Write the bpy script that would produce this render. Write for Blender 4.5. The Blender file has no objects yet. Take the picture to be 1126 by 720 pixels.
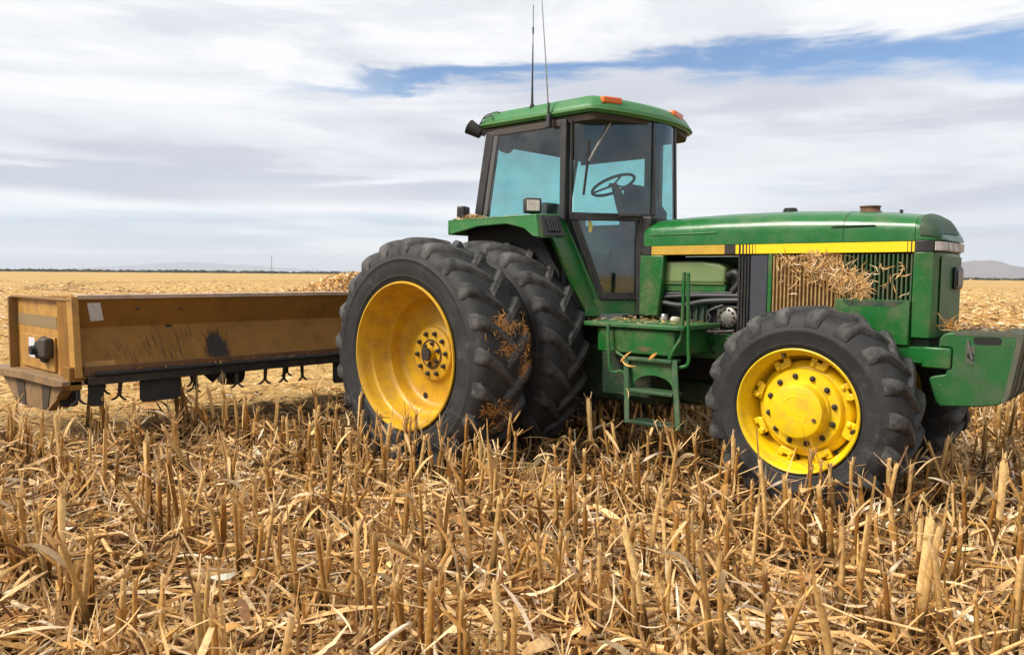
import bpy, bmesh, math, random
import numpy as np
from mathutils import Vector, Matrix
R = math.radians
random.seed(7); rng = np.random.default_rng(11)
scene = bpy.context.scene
col = scene.collection

# ------------------------------------------------------------------ camera
FPX, PITCH, ROLL, CAMH, HEAD, CX, CY = 860.0, .068, -.0085, 1.595, .735, 4.94, -6.15
_w = Vector((-math.sin(HEAD), math.cos(HEAD), 0)); _r = Vector((math.cos(HEAD), math.sin(HEAD), 0)); _u = Vector((0, 0, 1))
_f = _w*math.cos(PITCH) - _u*math.sin(PITCH); _up = _u*math.cos(PITCH) + _w*math.sin(PITCH)
_r2 = _r*math.cos(ROLL) - _up*math.sin(ROLL); _up2 = _up*math.cos(ROLL) + _r*math.sin(ROLL)
cam_d = bpy.data.cameras.new('camera'); cam = bpy.data.objects.new('camera', cam_d); col.objects.link(cam)
cam_d.sensor_width = 36; cam_d.lens = FPX/1126*36; cam_d.clip_start = .05; cam_d.clip_end = 60000
_m = Matrix.Identity(4)
for i in range(3):
    _m[i][0] = _r2[i]; _m[i][1] = _up2[i]; _m[i][2] = -_f[i]
_m[0][3], _m[1][3], _m[2][3] = CX, CY, CAMH
cam.matrix_world = _m
scene.camera = cam
CAM = np.array([CX, CY, CAMH]); WV = np.array(_w); RV = np.array(_r)

# ------------------------------------------------------------------ exposure, sky, sun
scene.view_settings.view_transform = 'Standard'; scene.view_settings.look = 'None'
scene.view_settings.gamma = 1; scene.view_settings.use_curve_mapping = False
scene.view_settings.exposure = .74
SUN_EL = R(46); SUN_DIR = Vector((-.50, -1.0, 0)).normalized()      # towards the sun, on the ground plane
sun_d = bpy.data.lights.new('sun', 'SUN'); sun = bpy.data.objects.new('sun', sun_d); col.objects.link(sun)
sun_d.energy = 3.4; sun_d.angle = R(22); sun_d.color = (1, .93, .83)
_sd = Vector((SUN_DIR.x*math.cos(SUN_EL), SUN_DIR.y*math.cos(SUN_EL), math.sin(SUN_EL)))
sun.rotation_euler = (-_sd).to_track_quat('-Z', 'Y').to_euler(); sun.location = (0, -20, 30)

world = bpy.data.worlds.new('World'); scene.world = world; world.use_nodes = True
nt = world.node_tree; nt.nodes.clear()
def N(t, tree=None, **kw):
    n = (tree or nt).nodes.new(t)
    for k, v in kw.items():
        setattr(n, k, v)
    return n
def lk(a, b, tree=None): (tree or nt).links.new(a, b)
def mth(op, a, b=None, c=None, tree=None, clamp=False):
    n = N('ShaderNodeMath', tree, operation=op); n.use_clamp = clamp
    for i, v in enumerate((a, b, c)):
        if v is None: continue
        if isinstance(v, (int, float)): n.inputs[i].default_value = v
        else: lk(v, n.inputs[i], tree)
    return n.outputs[0]
def smooth(v, lo, hi, tree=None):
    n = N('ShaderNodeMapRange', tree, interpolation_type='SMOOTHSTEP')
    lk(v, n.inputs[0], tree); n.inputs[1].default_value = lo; n.inputs[2].default_value = hi
    return n.outputs[0]
def mixc(f, a, b, tree=None, blend='MIX'):
    n = N('ShaderNodeMix', tree, data_type='RGBA', blend_type=blend)
    for s, v in ((n.inputs[0], f), (n.inputs[6], a), (n.inputs[7], b)):
        if isinstance(v, (int, float)): s.default_value = v
        elif isinstance(v, tuple): s.default_value = (*v, 1) if len(v) == 3 else v
        else: lk(v, s, tree)
    return n.outputs[2]
sky = N('ShaderNodeTexSky', sky_type='NISHITA', sun_disc=False, sun_elevation=SUN_EL,
        sun_rotation=math.atan2(SUN_DIR.x, SUN_DIR.y), altitude=1200, air_density=1.0, dust_density=.6)
tc = N('ShaderNodeTexCoord'); sep = N('ShaderNodeSeparateXYZ'); lk(tc.outputs['Generated'], sep.inputs[0])
X, Y, Z = sep.outputs
# azimuth relative to the view heading (east of it positive) and elevation, in radians
fx = mth('ADD', mth('MULTIPLY', X, float(_r.x)), mth('MULTIPLY', Y, float(_r.y)))
fz = mth('ADD', mth('MULTIPLY', X, float(_w.x)), mth('MULTIPLY', Y, float(_w.y)))
az = mth('ARCTAN2', fx, fz); el = mth('ARCSINE', Z)
# cloud layer: banded with height, loosely spread along the horizon
cv = N('ShaderNodeCombineXYZ'); lk(az, cv.inputs[0]); lk(mth('DIVIDE', el, mth('ADD', mth('MULTIPLY', el, .55), .30)), cv.inputs[1])
def cloud(scale, sx, sy, off, detail=6, rough=.55, dist=0.3, rot=0):
    mp = N('ShaderNodeMapping'); mp.inputs['Scale'].default_value = (sx, sy, 1); mp.inputs['Location'].default_value = off
    mp.inputs['Rotation'].default_value = (0, 0, R(rot))
    lk(cv.outputs[0], mp.inputs[0])
    n = N('ShaderNodeTexNoise'); n.inputs['Scale'].default_value = scale; n.inputs['Detail'].default_value = detail
    n.inputs['Roughness'].default_value = rough; n.inputs['Distortion'].default_value = dist
    lk(mp.outputs[0], n.inputs['Vector']); return n.outputs['Fac']
big = cloud(1.5, .8, 2.6, (3.1, 1.7, 0), 5, .5, .2, 6)
fine = cloud(6.0, .55, 1.5, (8.4, 2.2, 0), 7, .6, .4, 8)
wisp = cloud(3.2, .5, 2.6, (.6, 5.1, 0), 7, .62, .6, 10)
# the gap of open sky: a long streak rising to the right
wob = mth('MULTIPLY', mth('SUBTRACT', fine, .5), .12)
wob2 = mth('MULTIPLY', mth('SUBTRACT', wisp, .5), .12)
line = mth('SUBTRACT', mth('ADD', mth('MULTIPLY', az, .075), .240), mth('MULTIPLY', mth('MAXIMUM', mth('SUBTRACT', az, .12), 0), .085))
dv = mth('ADD', mth('ADD', mth('SUBTRACT', el, line), wob), wob2)
halfw = mth('ADD', mth('MULTIPLY', mth('MAXIMUM', mth('ADD', az, .26), 0), .018), .011)
streak = smooth(mth('DIVIDE', mth('ABSOLUTE', dv), halfw), 1.6, .25)
streak = mth('MULTIPLY', streak, smooth(az, -.34, -.10))
streak = mth('MULTIPLY', streak, mth('ADD', mth('MULTIPLY', smooth(fine, .72, .45), .6), .42, clamp=True))
low = mth('MULTIPLY', smooth(wisp, .56, .36), mth('MULTIPLY', smooth(el, .15, .03), .42))
gap = mth('MAXIMUM', streak, low)
shade = smooth(mth('ADD', mth('ADD', mth('MULTIPLY', big, .5), mth('MULTIPLY', wisp, .35)), mth('MULTIPLY', fine, .15)), .40, .54)
def band(c_, w_, k_, wv=wob2): return mth('MULTIPLY', smooth(mth('ABSOLUTE', mth('SUBTRACT', mth('ADD', el, mth('MULTIPLY', wv, .6)), c_)), w_, w_*.15), k_)
belt = mth('ADD', band(.155, .05, .45), mth('MULTIPLY', band(.100, .022, .75), smooth(az, .10, -.15)))
belt = mth('ADD', belt, mth('MULTIPLY', band(.075, .06, .8), smooth(az, .10, .40)))
shade = mth('SUBTRACT', shade, belt, clamp=True)
shade = mth('ADD', shade, mth('ADD', band(.068, .018, .45), mth('MULTIPLY', smooth(fine, .45, .7), .22)), clamp=True)
shade = mth('MAXIMUM', shade, mth('MULTIPLY', smooth(el, .20, .32), .55))
ccol = mixc(shade, (3.95, 4.15, 4.7), (6.35, 6.42, 6.55))
skyc = mixc(1.0, sky.outputs[0], (.66, .80, .92), blend='MULTIPLY')
final = mixc(mth('SUBTRACT', 1.0, gap), skyc, ccol)
bg = N('ShaderNodeBackground'); bg.inputs['Strength'].default_value = .096; lk(final, bg.inputs[0])
wo = N('ShaderNodeOutputWorld'); lk(bg.outputs[0], wo.inputs[0])

# ------------------------------------------------------------------ materials
def mat(name, base, rough=.5, metal=0, spec=.5, var=None, var_scale=6, dust=None, dust_amt=0, dust_scale=3, bump=0, bump_scale=40, stretch=None, coat=0, fleck=0, wave=0):
    m = bpy.data.materials.new(name); m.use_nodes = True; t = m.node_tree; b = t.nodes['Principled BSDF']
    b.inputs['Roughness'].default_value = rough; b.inputs['Metallic'].default_value = metal; b.inputs['Specular IOR Level'].default_value = spec
    b.inputs['Coat Weight'].default_value = coat; b.inputs['Coat Roughness'].default_value = .15
    tcn = N('ShaderNodeTexCoord', t); src = tcn.outputs['Object']
    if stretch:
        mp = N('ShaderNodeMapping', t); mp.inputs['Scale'].default_value = stretch; lk(src, mp.inputs[0], t); src = mp.outputs[0]
    def noise(s, d=5, r=.6):
        n = N('ShaderNodeTexNoise', t); n.inputs['Scale'].default_value = s; n.inputs['Detail'].default_value = d; n.inputs['Roughness'].default_value = r
        lk(src, n.inputs['Vector'], t); return n.outputs['Fac']
    c = base
    if var: c = mixc(smooth(noise(var_scale), .35, .68, t), base, var, t)
    if dust:
        f = mth('MULTIPLY', smooth(noise(dust_scale, 8, .68), .42, .72, t), dust_amt, tree=t)
        c = mixc(f, c, dust, t)
        rr = mth('ADD', mth('MULTIPLY', f, .45, tree=t), rough, tree=t, clamp=True); lk(rr, b.inputs['Roughness'], t)
    if fleck:
        fl = mth('MULTIPLY', mth('MULTIPLY', smooth(noise(95, 2, .5), .67, .73, t), smooth(noise(2.3, 3), .40, .62, t), tree=t), fleck, tree=t)
        c = mixc(fl, c, (.42, .37, .24), t)
    if isinstance(c, tuple): b.inputs['Base Color'].default_value = (*c, 1)
    else: lk(c, b.inputs['Base Color'], t)
    if bump:
        bn = N('ShaderNodeBump', t); bn.inputs['Strength'].default_value = bump; bn.inputs['Distance'].default_value = .01
        lk(noise(bump_scale, 6), bn.inputs['Height'], t); lk(bn.outputs[0], b.inputs['Normal'], t)
    if wave:
        bn = N('ShaderNodeBump', t); bn.inputs['Strength'].default_value = wave; bn.inputs['Distance'].default_value = .02
        lk(noise(5.5, 3, .5), bn.inputs['Height'], t); lk(bn.outputs[0], b.inputs['Normal'], t)
    return m
DUST = (.20, .155, .095)
M = {}
M['green'] = mat('green_paint', (.006, .108, .018), .32, spec=.5, var=(.005, .086, .014), var_scale=2.5, dust=DUST, dust_amt=.34, dust_scale=5, fleck=.8, wave=.12)
M['green_hood'] = mat('hood_green_paint', (.007, .125, .022), .26, spec=.5, var=(.006, .105, .018), var_scale=1.8, dust=(.16, .17, .10), dust_amt=.30, dust_scale=4, fleck=.5, wave=.10)
M['green_faded_lit'] = mat('sun_faded_lit_green', (.022, .15, .036), .42, spec=.4, var=(.03, .165, .045), var_scale=4, dust=(.15, .17, .09), dust_amt=.4, dust_scale=6, fleck=.7, wave=.12)  # faded roof paint; on the fenders its paleness stands in for sunlight
M['green_dusty'] = mat('dusty_green_paint', (.010, .105, .020), .45, var=(.02, .09, .024), var_scale=7, dust=DUST, dust_amt=.38, dust_scale=9)
M['green_dark'] = mat('dark_green_iron', (.006, .035, .012), .55, var=(.012, .03, .014), var_scale=9, dust=DUST, dust_amt=.35, dust_scale=8)
M['green_dusty_shaded'] = mat('dusty_shaded_green_step', (.010, .070, .018), .6, var=(.025, .065, .025), var_scale=10, dust=DUST, dust_amt=.4, dust_scale=9)  # dusty green, darkened to put the ladder's shade into the colour
M['green_pale'] = mat('faded_pale_green', (.14, .21, .075), .5, var=(.11, .175, .06), var_scale=5, dust=DUST, dust_amt=.4, dust_scale=6)
M['yellow'] = mat('wheel_yellow', (.76, .52, .004), .36, var=(.68, .44, .004), var_scale=6, dust=(.30, .19, .07), dust_amt=.28, dust_scale=12)
M['yellow_old'] = mat('weathered_wheel_yellow', (.56, .33, .008), .45, var=(.48, .26, .008), var_scale=5, dust=(.26, .13, .04), dust_amt=.5, dust_scale=9)
M['stripe'] = mat('stripe_yellow', (.85, .56, .006), .35)
M['stripe_old'] = mat('stripe_faded_yellow', (.52, .32, .03), .45, var=(.40, .25, .04), var_scale=9)
M['black'] = mat('black_paint', (.012, .012, .013), .42, dust=DUST, dust_amt=.14, dust_scale=8)
M['black_soft'] = mat('black_rubber', (.014, .014, .015), .75, dust=(.09, .075, .05), dust_amt=.4, dust_scale=14)
M['slate'] = mat('slate_grey_panel', (.028, .033, .045), .5, dust=DUST, dust_amt=.12)
M['void'] = mat('engine_void_black', (.006, .006, .006), .8)  # near-black engine bay; shade in holes and recesses painted in
M['frame'] = mat('cab_frame_grey', (.015, .016, .019), .5, var=(.024, .024, .026), var_scale=10, dust=DUST, dust_amt=.06, dust_scale=7)
M['liner'] = mat('cab_liner_brown', (.03, .024, .02), .8, var=(.05, .035, .025), var_scale=8)
M['interior'] = mat('cab_interior_grey', (.045, .055, .055), .8)
def tyre_mat():
    m = mat('dusty_tyre_rubber', (.011, .0115, .0125), .66, spec=.4, var=(.022, .0215, .0215), var_scale=3.5, bump=.35, bump_scale=70)
    t = m.node_tree; b = t.nodes['Principled BSDF']; src = b.inputs['Base Color'].links[0].from_socket
    a = N('ShaderNodeAttribute', t, attribute_name='Dust'); tcn = N('ShaderNodeTexCoord', t)
    n = N('ShaderNodeTexNoise', t); n.inputs['Scale'].default_value = 9; n.inputs['Detail'].default_value = 9; n.inputs['Roughness'].default_value = .72; lk(tcn.outputs['Object'], n.inputs['Vector'], t)
    n2 = N('ShaderNodeTexNoise', t); n2.inputs['Scale'].default_value = 2.2; n2.inputs['Detail'].default_value = 5; lk(tcn.outputs['Object'], n2.inputs['Vector'], t)
    f = mth('MULTIPLY', a.outputs['Fac'], smooth(n.outputs['Fac'], .34, .60, t), tree=t)
    g_ = mth('MULTIPLY', smooth(n.outputs['Fac'], .50, .75, t), smooth(n2.outputs['Fac'], .42, .65, t), tree=t)
    f = mth('ADD', mth('MULTIPLY', f, .55, tree=t), mth('MULTIPLY', g_, .36, tree=t), tree=t, clamp=True)
    lk(mixc(f, src, (.15, .143, .132), t), b.inputs['Base Color'], t)
    return m
M['tyre'] = tyre_mat()
M['metal'] = mat('dull_steel', (.32, .31, .29), .42, metal=.8, var=(.22, .2, .18), var_scale=12)
M['hose'] = mat('rubber_hose', (.02, .02, .022), .55)
M['bolt'] = mat('dark_bolt_steel', (.035, .028, .022), .6, metal=.3)
M['rust'] = mat('rusty_cap', (.13, .062, .032), .85, var=(.085, .04, .024), var_scale=20)
M['amber'] = mat('amber_lens', (.62, .13, .012), .25)
M['lens'] = mat('clear_lamp_lens', (.62, .58, .52), .2, var=(.5, .44, .38), var_scale=30)
M['lightbar'] = mat('headlight_lens', (.42, .40, .36), .3, var=(.30, .20, .11), var_scale=14, dust=DUST, dust_amt=.6, dust_scale=16)
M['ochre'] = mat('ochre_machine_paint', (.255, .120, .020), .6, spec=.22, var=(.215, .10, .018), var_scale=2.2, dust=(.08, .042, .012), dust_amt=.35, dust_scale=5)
M['ochre_light'] = mat('ochre_machine_lit_side', (.42, .22, .040), .5, var=(.36, .18, .035), var_scale=3, dust=(.10, .06, .025), dust_amt=.45, dust_scale=6)  # paler copy of the ochre: light on the end plates painted in
M['ochre_worn'] = mat('worn_ochre_skid', (.26, .155, .065), .6, var=(.18, .105, .045), var_scale=8, dust=(.1, .08, .055), dust_amt=.6, dust_scale=9)
M['rib'] = mat('rib_brown', (.05, .032, .018), .7)
M['decal'] = mat('pale_decal', (.62, .62, .62), .5, var=(.5, .5, .52), var_scale=40)
M['dirt'] = mat('blackened_grease', (.022, .019, .018), .7)
M['net'] = mat('plastic_cover', (.5, .5, .4), .6)
M['weight'] = mat('iron_weight_green', (.008, .095, .018), .45, var=(.010, .075, .018), var_scale=4, dust=(.10, .085, .055), dust_amt=.40, dust_scale=6, fleck=.7)
M['weight_edge'] = mat('scuffed_weight_rim', (.05, .075, .045), .65, var=(.07, .068, .05), var_scale=12, dust=(.12, .10, .07), dust_amt=.7, dust_scale=8)

def straw_mat():
    m = bpy.data.materials.new('dry_corn_straw'); m.use_nodes = True; t = m.node_tree; b = t.nodes['Principled BSDF']
    a = N('ShaderNodeAttribute', t, attribute_name='Col'); tcn = N('ShaderNodeTexCoord', t)
    n = N('ShaderNodeTexNoise', t); n.inputs['Scale'].default_value = 55; n.inputs['Detail'].default_value = 3; lk(tcn.outputs['Object'], n.inputs['Vector'], t)
    f = mth('ADD', mth('MULTIPLY', n.outputs['Fac'], 1.2, tree=t), .46, tree=t)
    c = N('ShaderNodeVectorMath', t, operation='SCALE'); lk(a.outputs['Color'], c.inputs[0], t); lk(f, c.inputs['Scale'], t)
    lk(c.outputs[0], b.inputs['Base Color'], t); b.inputs['Roughness'].default_value = .6; b.inputs['Specular IOR Level'].default_value = .18
    tr = N('ShaderNodeBsdfTranslucent', t); lk(c.outputs[0], tr.inputs['Color'], t)
    mx = N('ShaderNodeMixShader', t); mx.inputs[0].default_value = .22
    lk(b.outputs[0], mx.inputs[1], t); lk(tr.outputs[0], mx.inputs[2], t); lk(mx.outputs[0], t.nodes['Material Output'].inputs[0], t)
    return m
M['straw'] = straw_mat()

def glass(name, tint, refl=.5):
    m = bpy.data.materials.new(name); m.use_nodes = True; t = m.node_tree; t.nodes.clear()
    tr = N('ShaderNodeBsdfTransparent', t); tr.inputs[0].default_value = (*tint, 1)
    gl = N('ShaderNodeBsdfGlossy', t); gl.inputs['Roughness'].default_value = .03; gl.inputs['Color'].default_value = (.85, .95, 1, 1)
    df = N('ShaderNodeBsdfDiffuse', t); df.inputs[0].default_value = (.28, .27, .24, 1)
    tcn = N('ShaderNodeTexCoord', t); n = N('ShaderNodeTexNoise', t); n.inputs['Scale'].default_value = 5; n.inputs['Detail'].default_value = 6
    lk(tcn.outputs['Object'], n.inputs['Vector'], t)
    fr = N('ShaderNodeFresnel', t); fr.inputs[0].default_value = 1.5
    m1 = N('ShaderNodeMixShader', t); lk(mth('ADD', mth('MULTIPLY', fr.outputs[0], refl*2, tree=t), .05 if refl > .2 else 0, tree=t, clamp=True), m1.inputs[0], t)
    lk(tr.outputs[0], m1.inputs[1], t); lk(gl.outputs[0], m1.inputs[2], t)
    m2 = N('ShaderNodeMixShader', t); lk(mth('MULTIPLY', smooth(n.outputs['Fac'], .3, .75, t), .16, tree=t), m2.inputs[0], t)  # grey veil: glass dust, plus reflections put into the diffuse colour
    lk(m1.outputs[0], m2.inputs[1], t); lk(df.outputs[0], m2.inputs[2], t)
    o = N('ShaderNodeOutputMaterial', t); lk(m2.outputs[0], o.inputs[0], t)
    return m
M['glass'] = glass('tinted_cab_glass', (.47, .775, .775), .5)
M['glass_far'] = glass('tinted_rear_glass', (.47, .775, .775), .06)
M['glass_low'] = glass('tinted_door_glass', (.40, .66, .74), .7)

# ------------------------------------------------------------------ mesh helpers
class MB:
    def __init__(s): s.v = []; s.f = []
    def add(s, vs, fs):
        o = len(s.v); s.v += [tuple(p) for p in vs]; s.f += [tuple(i+o for i in f) for f in fs]; return s
    def box(s, x0, x1, y0, y1, z0, z1):
        v = [(x, y, z) for z in (z0, z1) for y in (y0, y1) for x in (x0, x1)]
        return s.add(v, [(0, 2, 3, 1), (4, 5, 7, 6), (0, 1, 5, 4), (2, 6, 7, 3), (0, 4, 6, 2), (1, 3, 7, 5)])
    def prism(s, pts, axis, a, b):
        """polygon in the two other axes (in x,y,z order), extruded along axis from a to b"""
        n = len(pts)
        def mk(p, c):
            q = list(p); q.insert(axis, c); return q
        return s.loft([[mk(p, a) for p in pts], [mk(p, b) for p in pts]])
    def loft(s, rings, close=True, caps=True):
        n = len(rings[0]); v = [p for r in rings for p in r]; f = []
        for i in range(len(rings)-1):
            for j in range(n if close else n-1):
                k = (j+1) % n; f.append((i*n+j, i*n+k, (i+1)*n+k, (i+1)*n+j))
        if caps and close:
            f.append(tuple(range(n))[::-1]); f.append(tuple((len(rings)-1)*n+j for j in range(n)))
        return s.add(v, f)
    def tube(s, pts, r, n=8, r2=None):
        pts = [Vector(p) for p in pts]; rings = []; up = None
        for i, p in enumerate(pts):
            d = (pts[min(i+1, len(pts)-1)] - pts[max(i-1, 0)]).normalized()
            if up is None: up = d.orthogonal().normalized()
            up = (up - d*up.dot(d)).normalized(); sd = d.cross(up)
            rr = r if r2 is None else r+(r2-r)*i/(len(pts)-1)
            if isinstance(r, (list, tuple)): rr = r[i]
            rings.append([p + (up*math.cos(a)+sd*math.sin(a))*rr for a in [2*math.pi*k/n for k in range(n)]])
        return s.loft(rings)
    def lathe(s, prof, c=(0, 0, 0), n=64, a0=0, a1=2*math.pi, axis=1):
        """prof: (radius, offset along axis)"""
        full = abs(a1-a0-2*math.pi) < 1e-6; k = n if full else n+1
        rings = []
        for (r, o) in prof:
            ring = []
            for i in range(k):
                a = a0+(a1-a0)*i/n; ca, sa = r*math.cos(a), r*math.sin(a)
                ring.append((c[0]+ca, c[1]+o, c[2]+sa) if axis == 1 else (c[0]+ca, c[1]+sa, c[2]+o) if axis == 2 else (c[0]+o, c[1]+ca, c[2]+sa))
            rings.append(ring)
        return s.loft(rings, close=full, caps=False)
    def cyl(s, a, b, r, n=16): return s.tube([a, b], r, n)
def setp(o, label=None, cat=None, group=None, kind=None):
    for k, v in (('label', label), ('category', cat), ('group', group), ('kind', kind)):
        if v: o[k] = v
    return o
def obj(name, mb, m, parent=None, smooth=True, bevel=0, seg=2, angle=35, loc=None):
    me = bpy.data.meshes.new(name); me.from_pydata(mb.v, [], mb.f)
    bm = bmesh.new(); bm.from_mesh(me); bmesh.ops.recalc_face_normals(bm, faces=bm.faces); bm.to_mesh(me); bm.free()
    me.materials.append(M[m] if isinstance(m, str) else m)
    if getattr(mb, 'w', None):
        at = me.attributes.new('Dust', 'FLOAT', 'POINT'); at.data.foreach_set('value', mb.w)
    if smooth:
        me.polygons.foreach_set('use_smooth', [True]*len(me.polygons)); me.set_sharp_from_angle(angle=R(angle))
    o = bpy.data.objects.new(name, me); col.objects.link(o)
    if parent: o.parent = parent
    if loc: o.location = loc
    if bevel:
        b = o.modifiers.new('edge', 'BEVEL'); b.width = bevel; b.segments = seg; b.limit_method = 'ANGLE'; b.angle_limit = R(40)
    return o
def empty(name, loc=(0, 0, 0)):
    o = bpy.data.objects.new(name, None); o.location = loc; o.empty_display_size = .3; col.objects.link(o); return o
def copy_tree(o, parent):
    c = o.copy(); col.objects.link(c); c.parent = parent
    for ch in list(o.children): copy_tree(ch, c)
    return c
def curve(pts, n=8):
    """smooth polyline through points"""
    P = [Vector(p) for p in pts]; out = []
    for i in range(len(P)-1):
        p0 = P[max(i-1, 0)]; p1 = P[i]; p2 = P[i+1]; p3 = P[min(i+2, len(P)-1)]
        for k in range(n):
            t = k/n
            out.append(.5*((2*p1)+(p2-p0)*t+(2*p0-5*p1+4*p2-p3)*t*t+(3*p1-p0-3*p2+p3)*t**3))
    return out+[P[-1]]

Y0 = -.085                                   # the tractor's centre plane
def mir(y): return 2*Y0-y

# ------------------------------------------------------------------ field
def relief(x, y):
    """low ridges along the corn rows and gentle unevenness"""
    d = np.hypot(x-CX, y-CY); k = np.clip(1-d/60, 0, 1)
    return k*(.022*np.cos(2*np.pi*(y+.38)/.76) + .018*np.sin(x*1.7+y*.9)*np.sin(y*2.3-x*.6) + .012*np.sin(x*4.1+1.3)*np.sin(y*5.2)) - .02
def graded(c, near, step, far):
    a = list(np.arange(-near, near+1e-6, step)); s = step; p = near
    pos = []
    while p < far:
        s *= 1.22; p += s; pos.append(p)
    return np.array([-q for q in pos[::-1]] + a + pos) + c
gx = graded(1.5, 9, .12, 22000); gy = graded(-1.5, 9, .12, 22000)
GX, GY = np.meshgrid(gx, gy, indexing='ij'); GZ = relief(GX, GY)
me = bpy.data.meshes.new('field'); nx, ny = len(gx), len(gy)
vv = np.stack([GX, GY, GZ], -1).reshape(-1, 3); ii = np.arange(nx*ny).reshape(nx, ny)
ff = np.stack([ii[:-1, :-1], ii[1:, :-1], ii[1:, 1:], ii[:-1, 1:]], -1).reshape(-1, 4)
me.from_pydata(vv.tolist(), [], ff.tolist()); me.polygons.foreach_set('use_smooth', [True]*len(me.polygons))
def field_mat():
    m = bpy.data.materials.new('straw_covered_soil'); m.use_nodes = True; t = m.node_tree; b = t.nodes['Principled BSDF']
    b.inputs['Roughness'].default_value = .9; b.inputs['Specular IOR Level'].default_value = .1
    tcn = N('ShaderNodeTexCoord', t)
    def noise(s, d, r=.6, sc=(1, 1, 1)):
        mp = N('ShaderNodeMapping', t); mp.inputs['Scale'].default_value = sc; lk(tcn.outputs['Object'], mp.inputs[0], t)
        n = N('ShaderNodeTexNoise', t); n.inputs['Scale'].default_value = s; n.inputs['Detail'].default_value = d; n.inputs['Roughness'].default_value = r
        lk(mp.outputs[0], n.inputs['Vector'], t); return n.outputs['Fac']
    big = noise(.035, 4, .6, (1, 2.5, 1)); mid = noise(.5, 5, .65); fine = noise(9, 8, .75); chip = noise(2.6, 9, .8)
    c = mixc(smooth(fine, .30, .66, t), (.15, .08, .030), (.54, .355, .125), t)
    c = mixc(mth('MULTIPLY', smooth(chip, .46, .62, t), .75, tree=t), c, (.64, .45, .18), t)
    c = mixc(mth('MULTIPLY', smooth(mid, .52, .75, t), .45, tree=t), c, (.24, .145, .055), t)
    c = mixc(mth('MULTIPLY', smooth(big, .46, .66, t), .45, tree=t), c, (.36, .23, .095), t)
    coarse = noise(.9, 6, .75, (1, 1, 1)); rowb = noise(.22, 5, .65, (.12, 2.0, 1))
    c = mixc(mth('MULTIPLY', smooth(coarse, .40, .30, t), .55, tree=t), c, (.17, .10, .04), t)
    c = mixc(mth('MULTIPLY', smooth(coarse, .56, .68, t), .55, tree=t), c, (.66, .49, .25), t)
    c = mixc(mth('MULTIPLY', smooth(rowb, .50, .66, t), .38, tree=t), c, (.27, .165, .065), t)
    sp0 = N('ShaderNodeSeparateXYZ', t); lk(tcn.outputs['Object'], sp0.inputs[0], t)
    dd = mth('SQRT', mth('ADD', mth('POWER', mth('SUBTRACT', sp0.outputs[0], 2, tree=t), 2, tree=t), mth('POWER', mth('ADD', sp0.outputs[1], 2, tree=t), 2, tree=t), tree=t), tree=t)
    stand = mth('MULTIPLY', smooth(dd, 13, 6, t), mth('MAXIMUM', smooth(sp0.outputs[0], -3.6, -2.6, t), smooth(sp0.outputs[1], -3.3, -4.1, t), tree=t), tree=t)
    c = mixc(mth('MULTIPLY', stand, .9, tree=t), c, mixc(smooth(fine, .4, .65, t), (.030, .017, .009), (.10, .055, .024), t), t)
    # a wheel track that loops round where machines turn
    sp_ = N('ShaderNodeSeparateXYZ', t); lk(tcn.outputs['Object'], sp_.inputs[0], t)
    rr = mth('SQRT', mth('ADD', mth('POWER', mth('ADD', sp_.outputs[0], 60.7, tree=t), 2, tree=t), mth('POWER', mth('SUBTRACT', sp_.outputs[1], 82.9, tree=t), 2, tree=t), tree=t), tree=t)
    rr = mth('ADD', rr, mth('MULTIPLY', mth('SUBTRACT', coarse, .5, tree=t), 5, tree=t), tree=t)
    tk = smooth(mth('ABSOLUTE', mth('SUBTRACT', mth('ABSOLUTE', mth('SUBTRACT', rr, 65.5, tree=t), tree=t), 1.6, tree=t), tree=t), 1.3, .5, t)
    c = mixc(mth('MULTIPLY', tk, .6, tree=t), c, (.15, .08, .035), t)
    lk(c, b.inputs['Base Color'], t)
    bn = N('ShaderNodeBump', t); bn.inputs['Strength'].default_value = .6; bn.inputs['Distance'].default_value = .05; lk(fine, bn.inputs['Height'], t)
    lk(bn.outputs[0], b.inputs['Normal'], t)
    return m
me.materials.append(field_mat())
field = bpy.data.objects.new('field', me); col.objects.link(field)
setp(field, 'flat harvested corn field strewn with straw, running to the horizon', 'field', kind='structure')

# hills: height fields far off
def hills(name, az0, az1, dist, depth, profile, colr, seed, label):
    rg = np.random.default_rng(seed); na, nd = 140, 22
    A = np.linspace(az0, az1, na); D = np.linspace(dist, dist+depth, nd)
    ph = rg.uniform(0, 6, 12); v = []
    for d_ in D:
        for a in A:
            k = (d_-dist)/depth; h = profile(a)*math.sin(math.pi*min(1, k*1.0))**.8*(1+.07*math.sin(a*70+ph[0]+k*9)*math.sin(k*11+ph[1]+a*40)+.04*math.sin(a*210+ph[2]-k*14))
            p = CAM[:2]+d_*(WV[:2]*math.cos(a)+RV[:2]*math.sin(a)); v.append((p[0], p[1], max(h, 0)-1.0))
    f = [(i*na+j, i*na+j+1, (i+1)*na+j+1, (i+1)*na+j) for i in range(nd-1) for j in range(na-1)]
    mb = MB().add(v, f)
    o = obj(name, mb, mat('hill_scrub', colr, .95, spec=.1, var=tuple(c*.7 for c in colr), var_scale=.004), angle=80)
    setp(o, label, 'hills', kind='structure'); return o
def prof_r(a):
    e = np.interp(a, [.42, .50, .525, .545, .585, .60, .62, .645, .70, .85], [.2, .7, 1.05, 1.15, .62, .85, 1.0, .95, .8, .6])
    return math.tan(R(e))*7600*1.0
hills('hills', .40, .88, 6800, 1700, prof_r, (.13, .095, .085), 3, 'low bare purplish desert hills on the horizon behind the tractor nose')
def prof_l(a):
    e = np.interp(a, [-.70, -.52, -.45, -.40, -.32, -.26, -.15], [.0, .12, .38, .62, .45, .25, .0])
    return math.tan(R(e))*17500
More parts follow.
